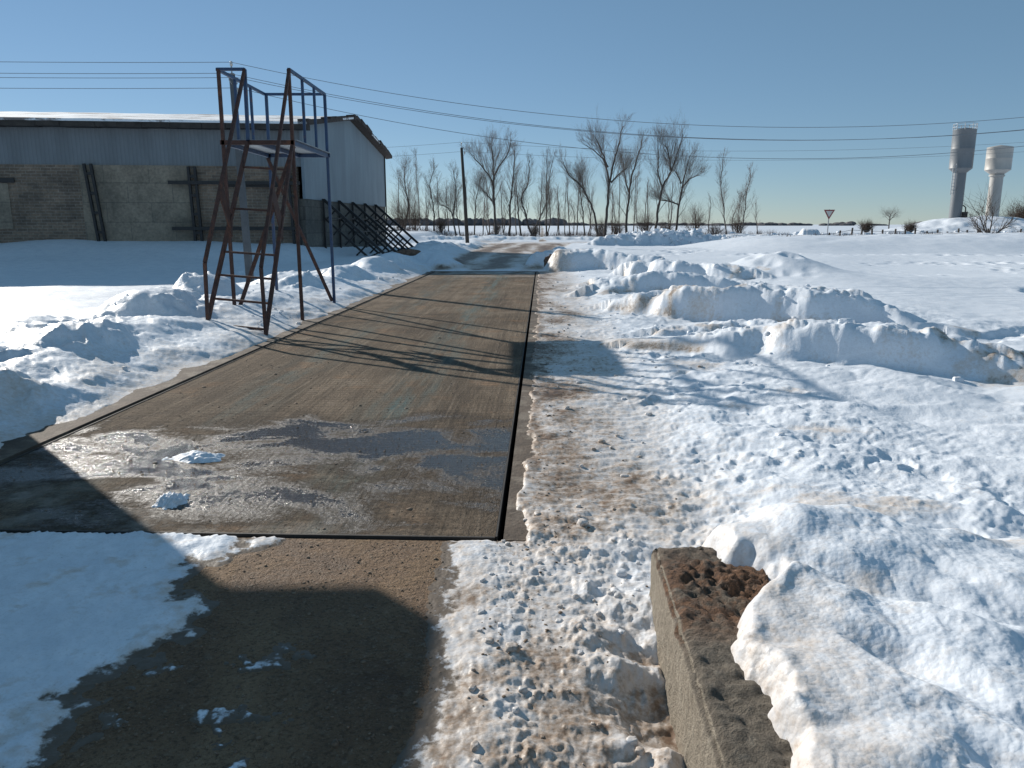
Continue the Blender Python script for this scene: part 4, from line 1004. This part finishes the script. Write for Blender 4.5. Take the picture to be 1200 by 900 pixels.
mb = MB(); mb.lathe((67.15, 110, 0), [(.83, 8.05), (.98, 8.1), (.98, 8.3), (.83, 8.35)], 32); mb.build('collar', M['tankw'], tb2)

# ------------------------------------------------------------------ yield sign, fence
def sign():
    x, y = 24.2, 60.0; zb = H1(x, y) - .1; base = thing('yield_sign', (x, y, zb), 'red and white triangular give-way sign on a grey post beside the road', 'road sign')
    mb = MB(); mb.tube([(x, y + .05, zb - .2), (x, y + .05, 2.72)], .038, 8); mb.build('post', M['galv'], base)
    def tri(s, yy, zc):
        return [(x - s, yy, zc + s * .577), (x + s, yy, zc + s * .577), (x, yy, zc - s * 1.155)]
    def prism(s, ya, yb, zc):
        mb = MB(); f = tri(s, ya, zc); b_ = tri(s, yb, zc); mb.v = f + b_; mb.f = [(0, 2, 1), (3, 4, 5), (0, 1, 4, 3), (1, 2, 5, 4), (2, 0, 3, 5)]; return mb
    prism(.43, y - .0, y + .02, 2.45).build('red_border', M['signr'], base)
    prism(.26, y - .008, y - .003, 2.45).build('white_face', M['signw'], base)
sign()
def fence(x0, y0, x1, y1, n, h, label):
    base = thing('post_fence', (x0, y0, 0), label, 'fence')
    rnd = random.Random(n)
    P = []
    for i in range(n):
        t = i / (n - 1); x = x0 + (x1 - x0) * t; y = y0 + (y1 - y0) * t + rnd.uniform(-.2, .2); z = H1(x, y); hh = h * rnd.uniform(.8, 1.1)
        mb = MB(); mb.beam((x, y, z - .3), (x + rnd.uniform(-.08, .08), y, z + hh), .11); mb.build('post', M['wood'], base); P.append((x, y, z + hh * .8))
    for dz in (0, -.35):
        mb = MB(); mb.tube([(a, b_, c + dz) for a, b_, c in P], .018, 4); mb.build('wire_strand', M['wire'], base)
fence(26, 66.5, 52, 72, 26, .95, 'low line of weathered wooden fence posts with wire behind the give-way sign')
# ------------------------------------------------------------------ trees
def px(x, y, Y):
    """photograph direction to a point at depth Y: used once to measure trees"""
    u, v = x - 600, y - 450; c, s = cos(radians(11.74)), sin(radians(11.74)); f = 900 * c - v * s
    return u / f * Y, CAMH - (v * c + 900 * s) / f * Y
class Tree:
    def __init__(s, seed): s.r = random.Random(seed); s.tr = MB(); s.cr = MB(); s.sg = []
    def twigs(s):
        if not s.sg: return
        a = np.array(s.sg); p0, p1, r0, r1 = a[:, :3], a[:, 3:6], a[:, 6:7], a[:, 7:8]
        d = p1 - p0; d /= np.linalg.norm(d, axis=1)[:, None] + 1e-9
        x = np.cross(d, np.array([.31, .95, .05])); x /= np.linalg.norm(x, axis=1)[:, None] + 1e-9; y = np.cross(d, x)
        V = np.stack([p + (x * cos(2 * pi * k / 3) + y * sin(2 * pi * k / 3)) * r for p, r in ((p0, r0), (p1, r1)) for k in range(3)], 1).reshape(-1, 3)
        b = np.arange(len(a))[:, None, None] * 6; F = (b + np.array([[[0, 1, 4, 3], [1, 2, 5, 4], [2, 0, 3, 5]]])).reshape(-1, 4)
        return V, F
    def limb(s, p, d, L, r, depth, mb, maxd, spread, upw, dens):
        R = s.r; n = (4, 3, 2, 2)[depth]; pts = [p.copy()]; rad = [r]
        q = p.copy(); dd = d.copy()
        for i in range(n):
            dd = (dd + Vector((R.gauss(0, .11), R.gauss(0, .11), R.gauss(0, .08) + upw))).normalized()
            q = q + dd * (L / n); pts.append(q.copy()); rad.append(r * (1 - .8 * (i + 1) / n))
        if depth == 0: mb.tube(pts, rad, 4, False)
        else:
            for i in range(n): s.sg.append((*pts[i], *pts[i + 1], rad[i], rad[i + 1]))
        if depth < maxd:
            k = max(2, int(dens * (1.0 if depth else 1.2)))
            for j in range(k):
                t = .25 + .75 * (j + R.random()) / k; i = min(int(t * n), n - 1); a = pts[i].lerp(pts[i + 1], t * n - i)
                bd = (pts[i + 1] - pts[i]).normalized(); ax = bd.cross(Vector((R.gauss(0, 1), R.gauss(0, 1), R.gauss(0, 1))))
                if ax.length < .01: continue
                ax.normalize(); an = spread * R.uniform(.7, 1.25); nd = bd * cos(an) + ax * sin(an)
                s.limb(a, nd, L * R.uniform(.45, .78), max(r * .40, .0042), depth + 1, mb, maxd, spread, upw, dens)
    def stem(s, pts, r0, r1, start=.3, nb=16, bl=2.6, spread=.75, upw=.07, dens=5, maxd=2, mb=None):
        R = s.r; mb = mb or s.tr
        # smooth polyline with small wobble
        P = [Vector(p) for p in pts]; Q = []
        for i in range(len(P) - 1):
            for k in range(4):
                t = k / 4; a = P[max(i - 1, 0)]; b_ = P[i]; c = P[i + 1]; d = P[min(i + 2, len(P) - 1)]
                Q.append(.5 * ((2 * b_) + (c - a) * t + (2 * a - 5 * b_ + 4 * c - d) * t * t + (3 * b_ - a - 3 * c + d) * t ** 3))
        Q.append(P[-1]); Q = [q + Vector((R.gauss(0, .04), R.gauss(0, .04), 0)) if 0 < i else q for i, q in enumerate(Q)]
        m = len(Q); rad = [r0 + (r1 - r0) * (i / (m - 1)) ** .8 for i in range(m)]; rad[0] *= 1.35
        mb.tube(Q, rad, 7)
        for j in range(nb):
            t = start + (1 - start) * (j + R.random()) / nb; f = t * (m - 1); i = min(int(f), m - 2); a = Q[i].lerp(Q[i + 1], f - i)
            bd = (Q[i + 1] - Q[i]).normalized(); az = R.uniform(0, 2 * pi); ax = Vector((cos(az), sin(az), .0)); an = spread * R.uniform(.75, 1.2)
            nd = (bd * cos(an) + ax * sin(an)).normalized()
            l = bl * (1.15 - .65 * (t - start) / (1 - start)) * R.uniform(.6, 1.1)
            s.limb(a, nd, l, max(rad[i] * .30, .014), 0, s.cr, maxd, spread * .85, upw, dens)
    def done(s, name, loc, label, cat, group, bm, tm):
        b = thing(name, loc, label, cat, group)
        if s.tr.v: s.tr.build('trunk', bm, b, True)
        s.crown('crown', tm, b)
        return b
    def crown(s, name, tm, b):
        tw = s.twigs(); V = np.array(s.cr.v) if s.cr.v else np.zeros((0, 3)); F = s.cr.f
        me = bpy.data.meshes.new(name); q = len(V)
        F4 = np.array([f for f in F if len(f) == 4] or np.zeros((0, 4)), dtype=int).reshape(-1, 4)
        if tw: V = np.concatenate([V, tw[0]]); F4 = np.concatenate([F4, tw[1] + q])
        o = np_mesh(name, V - np.array(b.location), F4, tm, False); o.parent = b; return o
GT = 'bare trees in a row beyond the road'
def tree(Y, stems, label, seed, bark='bark', tw='twig', r0=.2, nb=20, bl=2.6, spread=.52, dens=5, upw=.13, start=.17, maxd=2, name='bare_tree'):
    t = Tree(seed); x0, _ = px(*stems[0][0], Y); z0 = H1(x0, Y); b0 = None
    for k, st in enumerate(stems):
        pts = []
        for j, (a, c) in enumerate(st):
            X, Z = px(a, c, Y)
            if j == 0 and k == 0: Z = z0 - .2
            pts.append((X, Y + t.r.uniform(-.3, .3) * (j > 0) + (0 if not k else 0), max(Z, -.2)))
        rr = r0 * (1 if k == 0 else .65)
        t.stem(pts, rr, max(.03, rr * .22), start if k == 0 else .15, nb if k == 0 else int(nb * .75), bl, spread, upw, dens, maxd)
    t.done(name, (x0, Y, z0), label, 'tree', GT, M[bark], M[tw])
TREES = [
 (104, [[(474, 277), (478, 240), (474, 215), (475, 196)]], 'bare tree nearest the warehouse corner, with a curved dark trunk', dict(r0=.24, bl=2.5)),
 (108, [[(493, 277), (491, 240), (488, 210), (487, 180)]], 'thin pale birch second from the warehouse corner', dict(bark='birch', r0=.13, bl=1.6, spread=.5, nb=22)),
 (103, [[(509, 277), (508, 245), (504, 218), (509, 197)]], 'slender bare tree with a bent upper trunk, third from the warehouse', dict(r0=.2, bl=1.7)),
 (100, [[(535, 278), (531, 252), (534, 228), (532, 200)], [(531, 254), (525, 244), (516, 240)]], 'forked bare tree with a low branch reaching left, just left of the slim pole', dict(r0=.22, bl=2.0)),
 (102, [[(540, 278), (536, 258), (535, 238), (538, 222)]], 'leaning slender tree crossing behind the slim pole foot', dict(r0=.16, bl=1.5, nb=12)),
 (104, [[(556, 277), (557, 250), (559, 228), (563, 208)]], 'small bare tree directly right of the slim wooden pole', dict(r0=.17, bl=1.7)),
 (98, [[(581, 280), (580, 250), (578, 216), (582, 200), (594, 182), (598, 168)], [(578, 217), (572, 204), (560, 190), (554, 182)], [(579, 210), (578, 192), (576, 170)], [(580, 240), (572, 230), (566, 222)]], 'broad bare tree with spreading fan of limbs, right of the slim pole', dict(r0=.3, bl=2.6)),
 (100, [[(597, 280), (598, 240), (602, 205), (603, 176)]], 'upright dark bare tree with a straight thick trunk beside the V-shaped tree', dict(r0=.27, bl=2.3)),
 (101, [[(611, 279), (607, 250), (606, 228), (604, 214)]], 'short dark bare tree between the straight tree and the V-shaped tree', dict(r0=.22, bl=2.0, nb=14)),
 (98, [[(624, 279), (616, 252), (611, 232), (619, 214), (620, 188)], [(624, 277), (632, 256), (639, 241), (642, 226)]], 'bare tree forking from the ground in a wide V', dict(r0=.24, bl=2.1)),
 (102, [[(641, 277), (640, 250), (641, 215), (640, 184)], [(642, 277), (645, 250), (643, 220), (648, 184)]], 'twin-stemmed bare tree with narrow tall crown right of the V-shaped tree', dict(r0=.2, bl=1.9, spread=.55)),
 (106, [[(662, 277), (662, 250), (664, 214)]], 'very thin young tree right of the twin-stemmed tree', dict(r0=.12, bl=1.5, nb=14)),
 (103, [[(685, 277), (683, 248), (680, 224), (680, 208)]], 'small bushy bare tree left of the crooked leaning tree', dict(r0=.18, bl=1.8)),
 (99, [[(700, 280), (697, 250), (688, 230), (678, 215), (667, 206), (660, 190)], [(690, 236), (684, 220), (680, 205)]], 'crooked bare tree leaning far to the left', dict(r0=.25, bl=2.6)),
 (97, [[(708, 280), (711, 245), (714, 216), (719, 190), (726, 165), (730, 148)], [(714, 214), (709, 192), (700, 180), (686, 170)], [(716, 214), (724, 205), (736, 196)], [(712, 196), (706, 178), (697, 160)]], 'tallest bare tree of the row, with a wide many-limbed crown', dict(r0=.33, bl=2.8, nb=24)),
 (100, [[(733, 279), (735, 245), (739, 212), (747, 185), (753, 163)], [(737, 225), (732, 205), (730, 190)]], 'dark bare tree leaning right, beside the tallest tree', dict(r0=.30, bl=2.5)),
 (107, [[(747, 277), (746, 240), (748, 200)]], 'thin birch sapling among brush right of the tall trees', dict(bark='birch', r0=.1, bl=1.3, nb=14, spread=.5)),
 (98, [[(768, 280), (770, 250), (777, 219), (786, 200), (794, 180), (800, 157)], [(777, 220), (771, 205), (772, 185), (771, 162)], [(786, 200), (783, 180), (780, 170)]], 'tall curved bare tree splitting into two long limbs', dict(r0=.29, bl=2.6)),
 (99, [[(792, 280), (795, 245), (799, 218), (804, 198), (809, 182)], [(799, 220), (808, 210), (818, 206)], [(796, 240), (784, 236), (776, 235)], [(798, 215), (793, 204), (788, 198)]], 'wide-branching bare tree at the right end of the dense row', dict(r0=.27, bl=2.5)),
 (97, [[(851, 278), (848, 245), (845, 215), (848, 182)]], 'narrow birch with feathery crown standing apart at right', dict(bark='bark2', tw='twig2', r0=.15, bl=1.6, spread=.45, nb=30)),
 (98, [[(868, 276), (872, 250), (876, 225), (880, 203)], [(869, 276), (866, 252), (868, 230)]], 'last birch of the row, leaning right, with feathery twigs', dict(bark='bark2', tw='twig2', r0=.14, bl=1.7, spread=.45, nb=26)),
]
for i, (Y, st, lb, kw) in enumerate(TREES): tree(Y, st, lb, 100 + i, **{**dict(dens=4, nb=32, maxd=3), **kw, 'r0': kw.get('r0', .2) * .62})
rs_ = random.Random(21)
for i, x in enumerate((466, 481, 499, 516, 526, 548, 566, 574, 590, 605, 632, 655, 668, 676, 690, 717, 726, 742, 760, 785)):
    yt = rs_.uniform(200, 232); w_ = rs_.uniform(-4, 4)
    tree(rs_.uniform(110, 118), [[(x, 275), (x + w_ * .6, (275 + yt) / 2), (x + w_, yt)]], 'slender upright bare tree in the thin second row behind the main trees', 700 + i, r0=.10, nb=18, bl=1.8, dens=4, maxd=2, start=.2, tw='twig2')
# saplings and undergrowth
rnd = random.Random(11)
sap = [(484, 236, 'left of the second birch'), (501, 240, 'between the birch and the bent tree'), (521, 245, 'by the low branch reaching left'), (572, 243, 'left of the broad fan-shaped tree'), (590, 246, 'between the broad tree and the straight tree'), (652, 238, 'right of the twin-stemmed tree'), (672, 238, 'left of the small bushy tree'), (692, 236, 'behind the crooked tree'), (722, 226, 'between the two tallest trunks'), (756, 222, 'in brush right of the birch sapling'), (783, 232, 'between the curved and wide trees'), (815, 244, 'right of the wide-branching tree'), (829, 230, 'standing in the gap before the lone birch'), (888, 238, 'right of the last birch'), (860, 244, 'between the two lone birches')]
for i, (x, yt, w) in enumerate(sap):
    Y = rnd.uniform(100, 112); tree(Y, [[(x, 276), (x + rnd.uniform(-3, 3), (276 + yt) / 2), (x + rnd.uniform(-4, 4), yt)]], 'thin bare sapling ' + w, 300 + i, r0=.07, bl=1.3, nb=14, dens=4, start=.15, name='bare_sapling', tw='twig2')
def shrub(x, Y, w, h, label, seed, n=26, mat='bush', dens=5, r=.03, name='bare_shrub', group='bare shrubs in the snow', maxd=2):
    t = Tree(seed); z0 = H1(x, Y); R = t.r
    for k in range(n):
        a = R.uniform(0, 2 * pi); lean = R.uniform(.05, 1.0); d = Vector((cos(a) * lean * w / h, sin(a) * lean * w / h, 1)).normalized()
        t.limb(Vector((x + cos(a) * .15 * w * R.random(), Y + sin(a) * .15 * w * R.random(), z0 - .05)), d, h * R.uniform(.55, .9), r, 0, t.cr, maxd, .6, .05, dens)
    b = thing(name, (x, Y, z0), label, 'shrub', group); t.crown('branches', M[mat], b)
sh = [(-14.2, 101, 2.6, 3.6, 'dense reddish brown brush beside the warehouse corner'), (-13.0, 105, 2.2, 3.2, 'brown brush behind the curved tree by the warehouse'), (2.9, 100, .9, 1.5, 'low brush at the foot of the V-shaped tree'), (11.4, 101, 1.6, 1.9, 'dark brush left of the tallest tree foot'), (13.6, 102, 1.5, 2.0, 'dark brush right of the tallest tree foot'), (17.2, 101, 1.8, 2.6, 'thick dark brush left of the tall curved tree'), (20.1, 102, 1.5, 1.8, 'brush between the curved tree and wide tree'), (24.0, 103, 2.6, 3.4, 'large twiggy shrub in the gap right of the tree row'), (26.1, 101, 2.2, 1.4, 'low scrub left of the lone birch'), (29.5, 102, 1.5, 2.0, 'scrub at the foot of the last birch'), (-9.3, 103, .9, 1.7, 'brush between the birch and the bent tree foot'), (-2.0, 103, .8, 1.4, 'brush under the broad fan-shaped tree')]
for i, (x, Y, w, h, lb) in enumerate(sh): shrub(x, Y, w, h, lb, 500 + i, 30)
# shrubs on the right
shrub(44.3, 98, 1.2, 1.3, 'rounded dark bush left on the flat field near the fence', 531, 60, 'bush', 5)
shrub(49.8, 98, 1.1, 1.2, 'rounded dark bush right on the flat field near the fence', 532, 60, 'bush', 5)
t = Tree(77); X0, Z0 = 32.9, H1(32.9, 54)
for a, l, d in ((-.9, 1.7, .2), (-.45, 2.3, -.2), (-.1, 1.9, .3), (.3, 2.3, .1), (.75, 1.9, -.3), (1.1, 1.5, .2), (-1.2, 1.3, 0)):
    t.limb(Vector((X0, 54, Z0 - .1)), Vector((sin(a), d, cos(a))).normalized(), l, .06, 0, t.cr, 2, .7, .06, 6)
b = thing('bare_shrub', (X0, 54, Z0), 'open black-stemmed bare shrub in the snow in front of the cream water tower', 'shrub', 'bare shrubs in the snow'); t.crown('branches', M['bark'], b)
t = Tree(79); X0 = 125; t.stem([(X0, 260, -.3), (X0, 260, 3.2), (X0 + .2, 260, 5)], .25, .08, .4, 22, 3.4, .95, .05, 6, 2)
t.done('bare_tree', (X0, 260, 0), 'small round-crowned bare tree alone on the horizon', 'tree', None, M['bark2'], M['twig'])
# distant thicket at the right edge
for i, (x, Y, w, h) in enumerate(((97, 150, 4, 4.2), (103, 152, 5, 5.5))):
    shrub(x, Y, w, h, ('smaller', 'larger')[i] + ' dense dark thicket at the right edge beyond the water towers', 540 + i, 70, 'bush', 6, .08, 'thicket', None)
# far woods on the horizon: one mass
def woods():
    R = random.Random(4); mb = MB()
    def crown(x, y, w, h):
        n = 7
        for k in range(5):
            cx = x + R.uniform(-w, w) * .5; cy = y + R.uniform(-w, w) * .3; ww = w * R.uniform(.35, .6); hh = h * R.uniform(.75, 1.1)
            mb.lathe((cx, cy, -.5), [(ww * .5, 0), (ww, hh * .45), (ww * R.uniform(.6, .9), hh * .8), (ww * .15, hh)], n)
    x = -620
    while x < 60:
        crown(x, 940 + R.uniform(-30, 30), 12, R.uniform(7.8, 9.6)); x += R.uniform(3, 6)
    while x < 330:
        crown(x, 1020 + R.uniform(-30, 30), 12, R.uniform(2.6, 4.6)); x += R.uniform(4, 9)
    while x < 420:
        crown(x, 1000 + R.uniform(-30, 30), 12, R.uniform(3, 4.5)); x += R.uniform(5, 14)
    while x < 1100:
        if R.random() < .55: crown(x, 1000 + R.uniform(-80, 80), 14, R.uniform(3, 6))
        else: crown(x, 1000, 14, R.uniform(2, 4))
        x += R.uniform(8, 22)
    o = mb.build('distant_woods', M['forest'], None, False, loc=(0, 950, 0)); tag(o, 'low dark band of far woods along the horizon', 'woods', kind='stuff')
woods()
# dry grass along the tree row and at the berm
def grass():
    R = random.Random(9); mb = MB()
    def tuft(x, y, h, n):
        z = H1(x, y)
        for k in range(n):
            a = R.uniform(0, 2 * pi); l = h * R.uniform(.5, 1); dx = cos(a) * l * .35; dy = sin(a) * l * .35; bx = x + R.gauss(0, .25); by = y + R.gauss(0, .25); w = .012
            mb.quad((bx - w, by, z - .03), (bx + w, by, z - .03), (bx + dx + w * .3, by + dy, z + l))
    for i in range(260): tuft(R.uniform(-16, 34), R.uniform(94, 108), .8, 14)
    for i in range(60): tuft(R.uniform(15, 45), R.uniform(48, 56), .3, 12)
    o = mb.build('dry_grass', M['twig2'], None, False, loc=(0, 100, 0)); tag(o, 'dry brown grass stalks poking through snow under the trees', 'grass', kind='stuff')
grass()
# dirty frozen lumps at the end of the deck
def lump(x, y, s, label, seed):
    V, F = ico(4); V = V * (1 + .35 * perlin(V[:, 0] * 1.5 + seed, V[:, 1] * 1.5 + V[:, 2], seed)[:, None] + .15 * perlin(V[:, 0] * 5 + seed, V[:, 2] * 5 + V[:, 1] * 3, seed + 1)[:, None]); V = V * [s[0], s[1], s[2]]
    o = np_mesh('frozen_clod', V, F, M['blanket'], True, None, (x, y, H1(x, y) + s[2] * .35)); tag(o, label, 'frozen clod')
lump(1.35, 28.2, (.22, .2, .35), 'brown frozen clod on the snow bank right of the far deck end', 3)
lump(-4.4, 33.0, (.55, .3, .22), 'grey-brown frozen clod on the left bank by the buttress feet', 6)

# ------------------------------------------------------------------ weigh booth (left of the camera, throws the foreground shadow)
def booth():
    x1, y1 = -5.84, 7.92; x0, y0 = x1 - 3.2, y1 - 5.2; h = 3.0
    base = thing('weigh_booth', ((x0 + x1) / 2, (y0 + y1) / 2, 0), 'small plastered weigh booth with flat overhanging roof, left of the weighbridge', 'booth')
    mb = MB(); mb.box(x0, x1, y0, y1, -.3, h); mb.build('wall', M['plaster'], base)
    mb = MB(); mb.box(x0 - .3, x1 + .30, y0 - .4, y1 + .40, h + .003, h + .22); mb.build('roof', M['dark'], base)
    mb = MB(); mb.box(x0 - .25, x1 + .22, y0 - .33, y1 + .33, h + .223, h + .25); mb.build('roof_snow', M['snow'], base)
    for (a, b_) in ((y0 + 2.9, y0 + 4.2), (y0 + .5, y0 + 1.5)):
        mb = MB(); mb.box(x1 + .002, x1 + .05, a - .06, b_ + .06, 1.0, 2.3); f = mb.build('window', M['signw'], base)
        mb = MB(); mb.box(x1 + .052, x1 + .06, a, b_, 1.06, 2.24); mb.build('pane', M['glass'], f)
    mb = MB(); mb.box(x1 + .002, x1 + .05, y0 + 1.75, y0 + 2.65, .05, 2.1); d = mb.build('door', M['doorp'], base)
    mb = MB(); mb.box(x1 + .052, x1 + .10, y0 + 2.5, y0 + 2.54, .95, 1.1); mb.build('handle', M['galv'], d)
booth()

# ------------------------------------------------------------------ camera, light, world
cam = bpy.data.cameras.new('camera'); co = bpy.data.objects.new('camera', cam); COL.objects.link(co)
cam.sensor_width = 36; cam.lens = 27; cam.clip_start = .05; cam.clip_end = 20000
co.location = (0, 0, CAMH); co.rotation_euler = (radians(90 - 11.74), 0, 0); SC.camera = co
sd = Vector((-sin(AZ) * cos(EL), cos(AZ) * cos(EL), sin(EL)))
sun = bpy.data.lights.new('sun', 'SUN'); sun.energy = 5.0; sun.angle = radians(.55); sun.color = (1, .94, .85)
so = bpy.data.objects.new('sun', sun); COL.objects.link(so); so.rotation_euler = (-sd).to_track_quat('-Z', 'Y').to_euler(); so.location = (-20, 20, 30)
w = bpy.data.worlds.new('World'); SC.world = w; w.use_nodes = True; nt = w.node_tree
sky = nt.nodes.new('ShaderNodeTexSky'); sky.sky_type = 'NISHITA'; sky.sun_disc = False; sky.sun_elevation = EL; sky.sun_rotation = -AZ
sky.air_density = .75; sky.dust_density = .0; sky.ozone_density = 2.2; sky.altitude = 100
bg = nt.nodes['Background']; hs = nt.nodes.new('ShaderNodeMix'); hs.data_type = 'RGBA'; hs.blend_type = 'MULTIPLY'; hs.inputs[0].default_value = 1; nt.links.new(sky.outputs[0], hs.inputs[6]); hs.inputs[7].default_value = (1.0, 1.0, 1.06, 1); kx = nt.nodes.new('ShaderNodeMix'); kx.data_type = 'RGBA'; kx.inputs[0].default_value = .40; nt.links.new(hs.outputs[2], kx.inputs[6]); kx.inputs[7].default_value = (2.0, 4.0, 5.3, 1); nt.links.new(kx.outputs[2], bg.inputs['Color']); bg.inputs['Strength'].default_value = .080
SC.view_settings.view_transform = 'Standard'; SC.view_settings.look = 'None'; SC.view_settings.exposure = .12; SC.view_settings.gamma = 1
SC.render.engine = 'CYCLES'; SC.cycles.max_bounces = 6; SC.cycles.diffuse_bounces = 3
